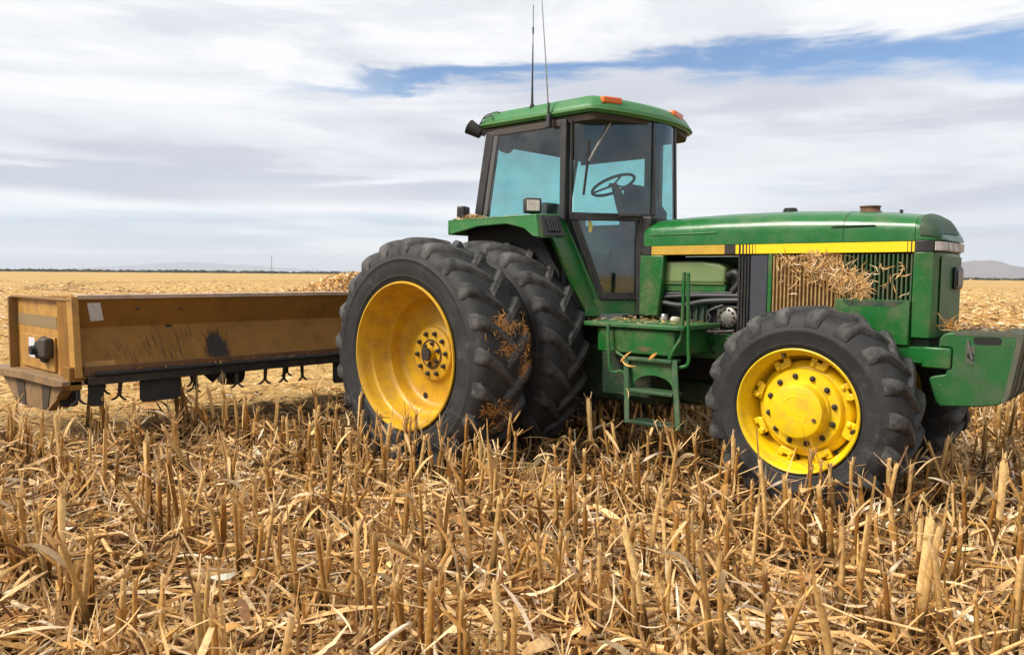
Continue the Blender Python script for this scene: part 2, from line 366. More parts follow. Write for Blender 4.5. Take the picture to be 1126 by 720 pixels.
hills('hills', -.74, -.12, 16500, 2000, prof_l, (.10, .10, .12), 5, 'very faint blue hills far beyond the left of the field')

# scrub and trees that read as one dark line at the far edge of the field
mb = MB()
ico = bmesh.new(); bmesh.ops.create_icosphere(ico, subdivisions=1, radius=1); iv = [v.co.copy() for v in ico.verts]; fi = [tuple(v.index for v in f.verts) for f in ico.faces]; ico.free()
def scrub(mb, a0, a1, n, d0, d1, h0, h1, rg):
    for i in range(n):
        a = rg.uniform(a0, a1); d_ = rg.uniform(d0, d1); h = rg.uniform(h0, h1); wd = h*rg.uniform(1.0, 3.5)
        p = CAM[:2]+d_*(WV[:2]*math.cos(a)+RV[:2]*math.sin(a))
        mb.add([(p[0]+q.x*wd*rg.uniform(.8, 1.2), p[1]+q.y*wd*rg.uniform(.8, 1.2), q.z*h*rg.uniform(.75, 1.25)+h*.5) for q in iv], fi)
rg = random.Random(4)
scrub(mb, -1.35, -.12, 1600, 900, 1150, .7, 2.3, rg); scrub(mb, -.12, .5, 300, 1100, 1400, .4, 1.4, rg)
scrub(mb, .50, .62, 45, 700, 800, .5, 1.6, rg); scrub(mb, .50, 1.2, 700, 1500, 1800, .6, 1.8, rg)
o = obj('tree_line', mb, mat('far_scrub', (.030, .036, .020), .9, spec=.1, var=(.05, .05, .03), var_scale=.05), smooth=False)
setp(o, 'dark line of low trees and scrub along the far edge of the field', 'tree line', kind='stuff')
a = math.atan((299-563)/FPX); p = CAM[:2]+420*(WV[:2]*math.cos(a)+RV[:2]*math.sin(a))/math.cos(0)
mb = MB().tube([(p[0], p[1], -.5), (p[0], p[1], 10.2)], .14, 8, .09)
pole = obj('utility_pole', mb, mat('weathered_pole', (.10, .09, .08), .9)); setp(pole, 'thin lone pole standing far off on the left horizon', 'pole')
mb = MB().box(p[0]-.7, p[0]+.7, p[1]-.06, p[1]+.06, 9.4, 9.55); obj('cross_arm', mb, 'black_soft', pole)

# ------------------------------------------------------------------ tractor
T = empty('tractor', (0, 0, 0))
setp(T, 'green tractor with yellow wheels, dual rear tyres and enclosed cab parked in corn stubble', 'tractor')
def part(name, mb, m, parent=None, **kw): return obj(name, mb, m, parent or T, **kw)

# --- wheels; each built round its own centre with its outer side towards -Y
def tyre_mesh(prof, lug_path, nlug, wb, wt, hw, lugtop):
    mb = MB(); mb.lathe(prof, n=96); mb.w = [0.06]*len(mb.v)
    for side in (-1, 1):
        for k in range(nlug):
            th = 2*math.pi*(k+(.5 if side > 0 else 0))/nlug + .13
            rings = []
            for i, (r0, r1, y, da, sc) in enumerate(lug_path):
                # da: metres of lead along the circumference (centre leads)
                a = th - da/lugtop; hb = wb*sc/2/lugtop; ht = wt*sc/2/lugtop
                def P(r, aa): return (r*math.cos(aa), side*y, r*math.sin(aa))
                m_ = (r0+r1)/2
                rings.append([P(r0, a-hb), P(r0+(r1-r0)*.62, a-(hb*.35+ht*.65)), P(r1, a-ht*.72), P(r1, a+ht*.72), P(r0+(r1-r0)*.62, a+(hb*.35+ht*.65)), P(r0, a+hb)])
            mb.loft(rings, close=True)
            for i in range(len(rings)): mb.w += [.10, .70, 1.0 if i < 4 else .7, .45 if i < 4 else .6, .40, .05]
    return mb
def ringpos(r, a, y): return (r*math.cos(a), y, r*math.sin(a))

def rear_wheel():
    prof = [(.600, -.235), (.625, -.255), (.655, -.263), (.660, -.268), (.668, -.266), (.69, -.272), (.76, -.276), (.79, -.274), (.795, -.278), (.805, -.273), (.83, -.268), (.895, -.248), (.928, -.19), (.943, -.1), (.947, 0), (.943, .1), (.928, .19), (.895, .248), (.83, .268), (.76, .276), (.69, .272), (.625, .255), (.600, .235)]
    path = [(.82, .84, .268, 0, .75), (.86, .905, .267, .0, .95), (.89, .947, .252, .005, 1), (.905, .966, .22, .02, 1), (.915, .976, .17, .06, .95), (.915, .978, .10, .115, .9), (.92, .978, .03, .175, .88), (.92, .972, -.035, .235, .8)]
    w = empty('rear_wheel'); w.parent = T
    obj('tyre', tyre_mesh(prof, path, 21, .150, .080, .26, .975), 'tyre', w, angle=50)
    rim = [(.598, -.236), (.616, -.262), (.612, -.274), (.600, -.276), (.590, -.262), (.578, -.225), (.570, -.165), (.560, -.150), (.546, -.142), (.532, -.095), (.510, -.03), (.492, -.005), (.474, .000), (.468, .02), (.462, .075), (.448, .105), (.42, .118), (.33, .112), (.26, .098), (.232, .085), (.224, .064), (.212, .058), (.10, .056), (.01, .056)]
    obj('rim', MB().lathe(rim, n=96), 'yellow_old', w, angle=42)
    back = [(.598, .236), (.616, .262), (.606, .274), (.588, .255), (.570, .165), (.53, .12), (.50, .10), (.455, .125), (.44, .14), (.01, .14)]
    obj('rim_back', MB().lathe(back, n=64), 'yellow_old', w)
    obj('hub', MB().lathe([(.122, .056), (.122, .049), (.113, .047), (.113, .052), (.07, .05), (.06, .048), (.058, .0), (.05, -.012), (.01, -.014)], n=40), 'yellow_old', w)
    obj('axle_end', MB().lathe([(.060, .05), (.058, .0), (.050, -.02), (.001, -.022)], n=28), 'bolt', w)
    obj('hub_seam', MB().lathe([(.113, .046), (.124, .046)], n=40), 'void', w)
    bm_ = MB().lathe([(.020, .058), (.020, .040), (.014, .035), (.012, .026), (.001, .024)], n=8)
    b0 = None
    for k in range(10):
        a = 2*math.pi*k/10+.12
        b = obj('bolt', bm_, 'bolt', w) if b0 is None else b0.copy()
        if b0 is not None: col.objects.link(b); b.parent = w
        else: b0 = b
        b.location = ringpos(.176, a, 0)
    for k in range(6):
        b = b0.copy(); col.objects.link(b); b.parent = w; b.location = ringpos(.090, 2*math.pi*k/6+.4, .0)
    obj('rim_hole', MB().lathe([(.028, .0), (.001, -.003)], c=ringpos(.405, R(-108), .112), n=18), 'void', w)
    obj('valve_hole', MB().lathe([(.014, -.001), (.001, -.003)], c=ringpos(.50, R(86), -.016), n=12), 'void', w)
    return w
def front_wheel():
    prof = [(.408, -.196), (.43, -.212), (.452, -.218), (.456, -.222), (.463, -.221), (.48, -.226), (.54, -.231), (.548, -.234), (.556, -.230), (.595, -.224), (.635, -.205), (.668, -.16), (.680, -.08), (.684, 0), (.680, .08), (.668, .16), (.635, .205), (.595, .224), (.54, .231), (.48, .226), (.43, .212), (.408, .196)]
    path = [(.565, .585, .226, 0, .75), (.60, .64, .230, 0, .95), (.635, .690, .212, .006, 1), (.648, .706, .18, .02, 1), (.655, .712, .13, .055, .95), (.66, .712, .07, .105, .9), (.662, .712, .01, .155, .85), (.662, .706, -.035, .195, .8)]
    w = empty('front_wheel'); w.parent = T
    obj('tyre', tyre_mesh(prof, path, 18, .128, .068, .22, .71), 'tyre', w, angle=50)
    rim = [(.404, -.196), (.424, -.218), (.428, -.228), (.420, -.234), (.410, -.226), (.400, -.196), (.386, -.158), (.378, -.15), (.372, -.10), (.366, -.05), (.34, -.02), (.34, .10), (.37, .14), (.40, .19), (.425, .22), (.404, .196)]
    obj('rim', MB().lathe(rim, n=96), 'yellow', w, angle=42)
    disc = [(.335, -.03), (.332, -.06), (.315, -.085), (.285, -.10), (.278, -.125), (.268, -.135), (.19, -.135)]
    obj('wheel_disc', MB().lathe(disc, n=80), 'yellow', w, angle=42)
    obj('disc_back', MB().lathe([(.335, -.02), (.2, .04), (.01, .05)], n=40), 'green_dark', w)
    cap = [(.205, -.133), (.203, -.15), (.196, -.158), (.190, -.158), (.187, -.165), (.186, -.215), (.180, -.226), (.165, -.231), (.08, -.236), (.001, -.237)]
    hc = obj('hub_cap', MB().lathe(cap, n=64), 'yellow', w, angle=32)
    # embossed marks on the cap: an arched figure over a bar
    mb = MB()
    for (r, a0, a1, th) in ((.085, 60, 150, .010), (.062, 70, 165, .007)):
        pts = [(r*math.cos(R(a)), -.2335, r*math.sin(R(a))+.015) for a in np.linspace(a0, a1, 12)]; mb.tube(pts, th*.5, 6)
    mb.tube([(-.055, -.233, -.010), (.075, -.233, -.018)], .005, 6); mb.tube([(-.055, -.233, -.048), (.075, -.233, -.056)], .005, 6); mb.tube([(-.055, -.233, -.010), (-.055, -.233, -.048)], .005, 6); mb.tube([(.075, -.233, -.018), (.075, -.233, -.056)], .005, 6)
    obj('embossing', mb, 'yellow', hc)
    obj('cap_plug', MB().lathe([(.014, -.22), (.013, -.243), (.001, -.245)], c=(.135, 0, -.03), n=10), 'rust', w)
    bm_ = MB().lathe([(.021, -.134), (.021, -.139), (.016, -.140), (.016, -.152), (.010, -.155), (.009, -.162), (.001, -.163)], n=8); b0 = None
    for k in range(12):
        a = 2*math.pi*k/12+.30
        if b0 is None: b = b0 = obj('bolt', bm_, 'bolt', w)
        else: b = b0.copy(); col.objects.link(b); b.parent = w
        b.location = ringpos(.232, a, 0)
    # eight clamps that hold the rim to the disc
    mb = MB().prism([(-.060, .300), (.045, .300), (.060, .33), (.060, .366), (.018, .366), (.018, .344), (-.018, .344), (-.018, .366), (-.060, .366)], 1, -.118, -.085)
    nut = MB().lathe([(.014, -.12), (.014, -.132), (.008, -.136), (.001, -.137)], c=(-.035, 0, .325), n=8)
    slot = MB().prism([(-.085, .345), (-.062, .33), (-.062, .368), (-.085, .366)], 1, -.058, -.05)
    c0 = None
    for k in range(8):
        a = 2*math.pi*k/8+.22
        if c0 is None:
            c0 = (obj('rim_clamp', mb, 'yellow', w, bevel=.006), obj('clamp_bolt', nut, 'yellow', w), obj('disc_slot', slot, 'void', w)); cs = c0
        else:
            cs = [q.copy() for q in c0]
            for q in cs: col.objects.link(q); q.parent = w
        for q in cs: q.rotation_euler = (0, a, 0)
    for k in range(2):
        obj('valve', MB().lathe([(.012, -.17), (.012, -.21), (.001, -.212)], c=ringpos(.385, R((-8, 112)[k]), 0), n=8), 'bolt', w)
    return w
RW = rear_wheel(); RW.location = (0, -1.755, .915); RW.rotation_euler = (0, .05, 0)
w2 = copy_tree(RW, T); w2.location = (0, -.985, .915); w2.rotation_euler = (0, .21, 0)
for y, a in ((mir(-.985), .3), (mir(-1.755), .1)):
    w3 = copy_tree(RW, T); w3.location = (0, y, .915); w3.rotation_euler = (0, a, math.pi)
FW = front_wheel(); FW.location = (2.85, -.735, .684); FW.rotation_euler = (0, .1, -.02)
w4 = copy_tree(FW, T); w4.location = (2.85, mir(-.735)+.10, .684); w4.rotation_euler = (0, .4, math.pi-.02)

# --- chassis
part('axle', MB().tube([(0, -1.5, .915), (0, mir(-1.5), .915)], .06, 16).tube([(0, -.55, .915), (0, mir(-.55), .915)], .19, 16), 'green_dark')
part('transmission', MB().box(-.45, 1.3, Y0-.27, Y0+.27, .62, 1.28).box(.2, 1.5, Y0-.42, Y0+.42, .50, .98), 'green_dark', bevel=.03)
part('drawbar', MB().box(-1.5, .9, Y0-.06, Y0+.06, .42, .48), 'green_dark', bevel=.01)
part('engine_block', MB().box(1.35, 2.7, Y0-.2, Y0+.2, .72, 1.62), 'void', bevel=.02)
part('oil_pan', MB().box(1.4, 2.6, Y0-.17, Y0+.17, .5, .72), 'green_dark', bevel=.04)
part('front_axle', MB().box(2.74, 2.98, -.55, mir(-.55), .56, .80).tube([(2.85, -.6, .684), (2.85, mir(-.6), .684)], .15, 16), 'green_dark', bevel=.03)
part('drive_shaft', MB().tube([(1.3, Y0-.05, .60), (2.7, Y0, .66)], .05, 12), 'void')
# frame rail with its cut-outs
rail = MB().prism([(1.50, .93), (3.05, .93), (3.3, 1.02), (3.55, 1.02), (3.55, 1.13), (2.3, 1.13), (2.1, 1.11), (1.50, 1.11)], 1, -.435, -.40)
rail.prism([(1.50, .93), (3.05, .93), (3.3, 1.02), (3.55, 1.02), (3.55, 1.13), (2.3, 1.13), (2.1, 1.11), (1.50, 1.11)], 1, mir(-.40), mir(-.435))
fr = part('frame_rail', rail, 'green', bevel=.006)
mb = MB()
for x, z, r in ((1.74, 1.04, .012), (1.80, 1.04, .008), (1.865, 1.03, .010), (2.03, 1.04, .009), (2.10, 1.02, .012)):
    mb.lathe([(r, -.4365), (.0005, -.4375)], c=(x, 0, z), n=12)
mb.box(1.845, 1.885, -.4375, -.4365, 1.022, 1.036)
for a0, a1 in ((60, 300),):
    mb.tube([(1.955+.026*math.cos(R(a)), -.437, 1.02+.040*math.sin(R(a))) for a in np.linspace(a0, a1, 12)], .007, 6)
obj('rail_hole', mb, 'void', fr)

# --- engine bay
part('fire_wall', MB().box(1.26, 1.30, Y0-.32, Y0+.32, 1.1, 1.80), 'void')
ac = MB().prism([(1.40, 1.53), (2.00, 1.53), (2.00, 1.66), (1.94, 1.695), (1.78, 1.715), (1.46, 1.715), (1.42, 1.69)], 1, -.36, -.10)
acp = part('air_cleaner', ac, 'green_pale', bevel=.025, seg=3)
obj('cleaner_base', MB().prism([(1.42, 1.46), (2.00, 1.46), (2.00, 1.527), (1.42, 1.527)], 1, -.352, -.11), 'green', acp, bevel=.008)
obj('cleaner_strap', MB().box(1.44, 1.99, -.368, -.355, 1.527, 1.535), 'green_pale', acp)
hs = [([(1.40, -.36, 1.41), (1.60, -.37, 1.425), (1.82, -.37, 1.435), (2.12, -.36, 1.44)], .017), ([(1.40, -.37, 1.375), (1.62, -.38, 1.35), (1.85, -.38, 1.39), (2.14, -.37, 1.405)], .022), ([(2.02, -.34, 1.60), (2.09, -.36, 1.62), (2.12, -.35, 1.55), (2.06, -.35, 1.47)], .030), ([(1.84, -.39, 1.16), (1.90, -.40, 1.25), (1.885, -.40, 1.31), (2.0, -.38, 1.36)], .012), ([(1.38, -.36, 1.44), (1.8, -.34, 1.455), (2.12, -.35, 1.46)], .012), ([(1.45, -.37, 1.15), (1.68, -.39, 1.17), (1.86, -.39, 1.14), (2.1, -.38, 1.16)], .013)]
for pts, r in hs: part('hose', MB().tube(curve(pts, 6), r, 8), 'hose')
alt = part('alternator', MB().lathe([(.001, -.06), (.05, -.06), (.082, -.045), (.088, 0), (.088, .07), (.075, .1), (.001, .1)], c=(2.02, -.30, 1.265), n=24, axis=1), 'metal')
obj('pulley', MB().lathe([(.001, .10), (.05, .10), (.045, .115), (.05, .13), (.001, .13)], c=(2.02, -.30, 1.265), n=20), 'bolt', alt)
mb = MB()
for k in range(10):
    a = 2*math.pi*k/10; mb.box(2.02+.062*math.cos(a)-.008, 2.02+.062*math.cos(a)+.008, -.364, -.358, 1.265+.062*math.sin(a)-.008, 1.265+.062*math.sin(a)+.008)
obj('vent_slot', mb, 'void', alt)
part('alternator_bracket', MB().box(1.90, 2.14, -.34, -.26, 1.335, 1.36).box(1.92, 1.95, -.33, -.27, 1.15, 1.35), 'metal', bevel=.005)
fp = MB().box(1.60, 1.84, -.34, -.22, 1.13, 1.36)
for k in range(4): fp.tube([(1.63+k*.06, -.35, 1.15), (1.63+k*.06, -.35, 1.34)], .014, 8)
part('injection_pump', fp, 'green_dark', bevel=.01)
part('fuel_filter', MB().lathe([(.001, 0), (.035, 0), (.04, .02), (.04, .10), (.03, .12), (.001, .12)], c=(1.45, -.36, 1.15), n=16, axis=2), 'metal')
part('coolant_jug', MB().lathe([(.001, 0), (.04, 0), (.042, .09), (.03, .11), (.001, .11)], c=(1.56, -.37, 1.14), n=14, axis=2), 'net')
part('engine_tray', MB().box(1.35, 2.2, -.41, -.2, 1.115, 1.128), 'green_dusty')

# --- radiator post, side screen, lower box, nose
part('radiator_post', MB().box(2.235, 2.375, -.415, -.30, 1.12, 1.762), 'slate', bevel=.008)
mb = MB()
for k in range(4): mb.box(2.135+k*.025, 2.150+k*.025, -.412, -.395, 1.12, 1.762)
mb.box(2.13, 2.235, -.396, -.30, 1.12, 1.762)
part('seal_strip', mb, 'black')
part('screen_post', MB().box(2.38, 2.412, -.424, -.36, 1.12, 1.762), 'green', bevel=.006)
obj_scr = part('side_screen', MB().box(2.412, 3.40, -.385, -.372, 1.12, 1.762), 'void')
n = 34; rib_dusty = mat('straw_dusted_rib', (.40, .255, .11), .85, spec=.15, var=(.27, .165, .07), var_scale=14, bump=.5, bump_scale=90)
for nm_, sel, m_ in (('screen_rib', lambda x: x >= 2.93, mat('dusty_screen_rib', (.012, .075, .018), .6, var=(.05, .065, .03), var_scale=9, dust=(.2, .15, .08), dust_amt=.35, dust_scale=5)), ('dusty_rib', lambda x: x < 2.93, rib_dusty)):
    mb = MB()
    for k in range(n):
        x = 2.424+k*(3.386-2.424)/(n-1)
        if sel(x): mb.prism([(x-.0085, -.386), (x-.005, -.416), (x+.005, -.416), (x+.0085, -.386)], 2, 1.12, 1.755)
    obj(nm_, mb, m_, obj_scr)
obj('packed_chaff', MB().box(2.42, 2.95, -.398, -.387, 1.13, 1.75), mat('packed_chaff', (.20, .11, .045), .95, spec=.1, var=(.11, .06, .028), var_scale=30, bump=.8, bump_scale=120), obj_scr)
bx = MB().prism([(2.90, 1.165), (3.02, 1.135), (3.395, 1.135), (3.395, 1.44), (2.90, 1.44)], 1, -.455, -.37)
sb = part('side_shield', bx, 'green', bevel=.008)
obj('shield_recess', MB().prism([(2.95, 1.436), (2.99, 1.395), (3.30, 1.395), (3.37, 1.436)], 1, -.4565, -.455), 'green_dark', sb)
nz = [(3.40, -.430), (3.47, -.430), (3.515, -.415), (3.54, -.37), (3.55, Y0), (3.54, mir(-.37)), (3.515, mir(-.415)), (3.47, mir(-.430)), (3.40, mir(-.430))]
nose = part('nose_cowl', MB().loft([[(x+.0*(z), y, z) for (x, y) in nz] for z in (1.19, 1.30, 1.766)]), 'green_dusty' if False else 'green', bevel=.006)
obj('nose_grille', MB().box(3.552, 3.554, -.35, mir(-.35), 1.25, 1.74), mat('dusty_nose_mesh', (.02, .10, .03), .5, var=(.035, .095, .035), var_scale=5, dust=(.16, .15, .10), dust_amt=.5, dust_scale=4), nose)
obj('cowl_foot', MB().box(3.30, 3.50, -.36, mir(-.36), 1.08, 1.186), 'green_dark', nose, bevel=.01)
lamp = part('work_lamp', MB().box(3.556, 3.582, -.06, .125, 1.515, 1.672), 'black', bevel=.02, seg=3)
obj('lamp_lens', MB().box(3.583, 3.588, -.04, .105, 1.54, 1.648), mat('smoked_lens', (.014, .014, .016), .3), lamp, bevel=.004)
nb = [(x+.004, y*1.0) for x, y in nz]
lb = part('headlight', MB().loft([[(x, y, z) for (x, y) in nb] for z in (1.768, 1.842)]), 'black', bevel=.004)
hl = MB()
for y0, y1 in ((-.385, -.235), (-.225, -.09), (-.08, .06), (.07, mir(-.385))): hl.box(3.546, 3.561, y0, y1, 1.776, 1.835)
obj('headlight_lens', hl, 'lightbar', lb, bevel=.003)
hl2 = MB()
hl2.prism([(3.526, -.418), (3.550, -.380), (3.560, -.387), (3.534, -.428)], 2, 1.776, 1.835); obj('side_marker', hl2, 'lens', lb)

# --- bonnet
def hood_ring(x, top, side, hw):
    """cross section: centre height top, bottom of side Z side, half width hw"""
    h = top-side; pts = [(-1, 0), (-1, .34), (-.985, .50), (-.95, .63), (-.86, .76), (-.68, .875), (-.42, .955), (-.2, .99), (0, 1)]
    ring = [(x, Y0+u*hw, side+v*h) for u, v in pts]
    return ring + [(x, Y0-u*hw, side+v*h) for u, v in pts[-2::-1]]
st = [(1.262, 2.035, .325), (1.275, 2.062, .334), (1.31, 2.078, .338), (1.6, 2.092, .338), (2.0, 2.102, .338), (2.5, 2.100, .338), (2.9, 2.082, .338), (3.2, 2.058, .338), (3.40, 2.035, .338)]
hood = part('bonnet', MB().loft([hood_ring(x, t_, 1.842, h) for x, t_, h in st]), 'green_hood', angle=60)
st2 = [(3.404, 2.034, .338), (3.45, 2.022, .338), (3.49, 1.995, .332), (3.525, 1.950, .322), (3.548, 1.900, .312), (3.556, 1.872, .300)]
for xs_ in (2.93,):
    t_ = float(np.interp(xs_, [q[0] for q in st], [q[1] for q in st])); obj('bonnet_seam', MB().loft([hood_ring(x_, t_+.0012, 1.8412, .3392) for x_ in (xs_-.002, xs_+.002)], caps=False), 'void', hood)
nosecap = part('bonnet_nose', MB().loft([hood_ring(x, t_, 1.846, h) for x, t_, h in st2]), 'green_hood', angle=60)
# dark mesh window on each front shoulder of the nose
def shoulder(u, v, x, top, hw, side=1.846): return (x, Y0+u*hw*1.02, side+v*(top-side))
def on(x): return np.interp(x, [s[0] for s in st2], [s[1] for s in st2]), np.interp(x, [s[0] for s in st2], [s[2] for s in st2])
grid = []; us = [(-1.012, .18), (-1.012, .42), (-1.0, .55), (-.96, .67), (-.87, .80), (-.69, .91), (-.42, .985), (-.1, 1.02), (.2, 1.01), (.5, .97)]
for x in np.linspace(3.425, 3.552, 7):
    t_, h_ = on(x); grid.append([shoulder(u, v, x+.006, t_+.007, h_) for u, v in us])
obj('nose_screen', MB().loft(grid, close=False), mat('nose_screen_mesh', (.012, .045, .018), .55, dust=(.1, .11, .06), dust_amt=.4, dust_scale=10), nosecap)
# side creases / handles
mb = MB().prism([(1.33, 1.928), (1.36, 1.934), (1.93, 1.944), (1.945, 1.936), (1.90, 1.930)], 1, -.429, -.418)
obj('crease', mb, 'green_hood', hood, bevel=.003)
mb = MB().prism([(2.84, 1.953), (2.87, 1.962), (3.14, 1.958), (3.15, 1.950), (2.87, 1.948)], 1, -.431, -.417)
obj('bonnet_handle', mb, 'green_dark', hood, bevel=.003)
cap = part('filler_cap', MB().lathe([(.055, 0), (.055, .02), (.048, .026), (.048, .034), (.001, .036)], c=(2.40, Y0, 2.096), n=20, axis=2), 'black')
st_ = part('exhaust_outlet', MB().lathe([(.09, 0), (.075, .012), (.068, .02), (.066, .036), (.073, .042), (.073, .05), (.06, .05), (.055, .03), (.001, .03)], c=(3.0, Y0, 2.065), n=24, axis=2), 'rust')
part('vent_stub', MB().cyl((3.22, Y0-.02, 2.05), (3.22, Y0-.02, 2.078), .012, 8), 'black')
# stripe with black ends and hash marks
stp = part('side_stripe', MB().box(1.262, 3.478, -.4275, -.41, 1.768, 1.838), 'stripe')
obj('stripe_rear', MB().box(1.355, 2.02, -.4285, -.4276, 1.770, 1.836), 'stripe_old', stp)
for x0_, x1_ in ((1.262, 1.353), (2.022, 2.115)): obj('stripe_black', MB().box(x0_, x1_, -.4286, -.4277, 1.768, 1.838), 'black', stp)
mb = MB()
for x, w_ in ((2.15, .016), (2.178, .014), (2.205, .011), (2.23, .009), (2.255, .006), (2.28, .003)): mb.box(x-w_/2, x+w_/2, -.4287, -.4278, 1.768, 1.838)
for x, w_ in ((3.36, .004), (3.385, .008), (3.41, .013), (3.432, .016)): mb.box(x-w_/2, x+w_/2, -.4287, -.4278, 1.768, 1.838)
mb.box(3.448, 3.478, -.4287, -.4278, 1.768, 1.838)
obj('stripe_hash', mb, 'black', stp)
part('stripe_far', MB().box(1.262, 3.478, mir(-.41), mir(-.4275), 1.768, 1.838), 'stripe')
part('far_screen', MB().box(1.30, 3.40, mir(-.40), mir(-.415), 1.14, 1.765), 'green')
part('rear_cowl', MB().prism([(1.235, 1.25), (1.42, 1.25), (1.455, 1.52), (1.47, 1.764), (1.24, 1.764)], 1, -.427, -.36), 'green', bevel=.01)
part('pillar_base', MB().prism([(1.185, 1.25), (1.232, 1.25), (1.238, 1.78), (1.30, 1.95), (1.33, 2.09), (1.22, 2.10), (1.17, 1.9)], 1, -.400, -.30), 'black', bevel=.01)

# --- cab
B = Vector((.76, -.85, 0)); A = Vector((1.25, -.27, 0)); DV = (A-B).normalized(); NV = Vector((DV.y, -DV.x, 0))   # NV points outwards
LCH = (A-B).length
def ch(t, z, off=0): p = B+DV*t+NV*off; return (p.x, p.y, z)
def slab(poly, o0, o1, f=ch): return MB().loft([[f(t, z, o0) for t, z in poly], [f(t, z, o1) for t, z in poly]])
def bulge(t, z, off=0):
    k = max(0, 1-((t/LCH-.5)*2)**2); return ch(t, z, off+.055*k)
def mirp(mb): return MB().add([(x, mir(y), z) for x, y, z in mb.v], [f[::-1] for f in mb.f])
plan = [(-.26, -.855), (-.22, -.875), (1.00, -.880), (1.06, -.862), (1.13, -.76), (1.20, -.60), (1.255, -.40), (1.285, -.22), (1.295, Y0)]
plan = plan + [(x, mir(y)) for x, y in plan[-2::-1]]
def inset(d):
    cx_, cy_ = .45, Y0; out = []
    for x, y in plan:
        sx = .74; sy = .79
        out.append((cx_+(x-cx_)*(1-d/sx), cy_+(y-cy_)*(1-d/sy)))
    return out
roofz = lambda x, z: z + .010*max(0, .6-x)*0 - .03*max(0, x-1.0)*0
rings = []
for d, z in ((.07, 2.935), (.012, 2.945), (0, 2.975), (.002, 2.998), (.012, 3.012), (.035, 3.055), (.06, 3.078), (.11, 3.094), (.25, 3.108), (.45, 3.114)):
    rings.append([(x, y, z-(.035*max(0, (x-.95))/.35 if z > 2.94 else 0)) for x, y in inset(d)])
roof = part('cab_roof', MB().loft(rings), 'green_faded_lit', angle=38)
obj('roof_lip', MB().loft([[(x, y, z-(.035*max(0, (x-.95))/.35)) for x, y in inset(d)] for d, z in ((-.004, 2.962), (-.008, 2.968), (-.008, 2.976), (-.004, 2.982))], caps=False), mat('faded_lip', (.08, .19, .06), .7, spec=.2), roof)
obj('roof_liner', MB().loft([[(x, y, z) for x, y in inset(d)] for d, z in ((.03, 2.932), (.04, 2.88), (.10, 2.872))]), 'liner', roof)
for nm, x0, y0, x1, y1 in (('amber_lamp', 1.075, -.79, 1.145, -.615), ('amber_lamp', 1.235, mir(-.24), 1.185, mir(-.47))):
    v = Vector((x1-x0, y1-y0, 0)); L_ = v.length; u = v.normalized(); nn = Vector((u.y, -u.x, 0)) if nm and y0 < Y0 else Vector((-u.y, u.x, 0)) * -1
    if nn.x < 0: nn = -nn
    def q(a_, b_, z): p_ = Vector((x0, y0, 0))+u*a_+nn*b_; return (p_.x, p_.y, z)
    z0 = 3.002
    am = obj(nm, MB().loft([[q(0, -.06, z), q(L_, -.06, z), q(L_, .022, z), q(0, .022, z)] for z in (z0+.008, z0+.066)]), 'amber', roof, bevel=.014, seg=3)
    obj('lamp_base', MB().loft([[q(-.01, -.06, z), q(L_+.01, -.06, z), q(L_+.01, .012, z), q(-.01, .012, z)] for z in (z0-.012, z0+.007)]), 'black', am)
# frame: posts, rails
def bar(p0, p1, w_, d_, n=None):
    """rectangular bar between two points; w_ in the wall direction, d_ through it"""
    p0, p1 = Vector(p0), Vector(p1); n = Vector(n or (0, -1, 0)); t_ = (p1-p0).normalized(); s_ = t_.cross(n).normalized(); n = s_.cross(t_)
    return MB().loft([[p+s_*a*w_/2+n*b*d_/2 for a, b in ((-1, -1), (1, -1), (1, 1), (-1, 1))] for p in (p0, p1)])
def both(name, mb, m, **kw): part(name, mb, m, **kw); return part(name, mirp(mb), m, **kw)
part('rear_post', bar((-.30, -.83, 2.08), (-.14, -.83, 2.90), .10, .06), 'frame', bevel=.012)
part('rear_post', bar((-.38, mir(-.73), 2.08), (-.22, mir(-.73), 2.93), .07, .05), 'frame', bevel=.012)
part('rear_post_trim', bar((-.215, -.832, 2.08), (-.065, -.832, 2.89), .055, .04), mat('post_trim', (.075, .075, .073), .6), bevel=.006)
both('door_post', bar((.73, -.835, 2.06), (.73, -.835, 2.91), .065, .07), 'frame', bevel=.012)
both('top_rail', bar((-.12, -.83, 2.885), (.72, -.83, 2.885), .055, .05), mat('rail_brown', (.045, .034, .028), .6), bevel=.006)
both('side_sill', bar((-.28, -.835, 2.085), (.76, -.835, 2.085), .06, .05), 'frame')
both('front_post', bar((1.262, -.262, 2.06), (1.235, -.262, 2.92), .030, .03), 'black')
part('rear_rail', MB().box(-.20, -.14, -.8, mir(-.8), 2.80, 2.93), 'liner')
part('rear_wall', MB().box(-.33, -.28, -.8, mir(-.8), 1.5, 2.13), 'interior')
part('cab_floor', MB().box(-.28, 1.2, -.62, mir(-.62), 1.20, 1.26).box(-.28, .70, -.8, mir(-.8), 1.26, 1.30), 'interior')
both('inner_wall', MB().box(-.28, .72, -.815, -.79, 1.25, 2.06), 'interior')
# far side trims that show through the glass
part('far_trim', MB().box(.60, .74, mir(-.80), mir(-.78), 2.1, 2.9).box(-.2, .74, mir(-.80), mir(-.78), 2.76, 2.9), 'interior')
# glass
def pane(name, poly3, m='glass', parent=None): return obj(name, MB().add(poly3, [tuple(range(len(poly3)))]), m, parent or T, smooth=False)
pane('side_window', [(-.22, -.845, 2.11), (.69, -.845, 2.11), (.69, -.845, 2.87), (-.07, -.845, 2.87)])
pane('side_window', [(-.35, mir(-.735), 2.11), (.69, mir(-.845), 2.11), (.69, mir(-.845), 2.87), (-.20, mir(-.735), 2.87)], 'glass_far')
pane('rear_window', [(-.26, -.78, 2.13), (-.36, mir(-.70), 2.13), (-.25, mir(-.70), 2.80), (-.17, -.78, 2.80)], 'glass_far')
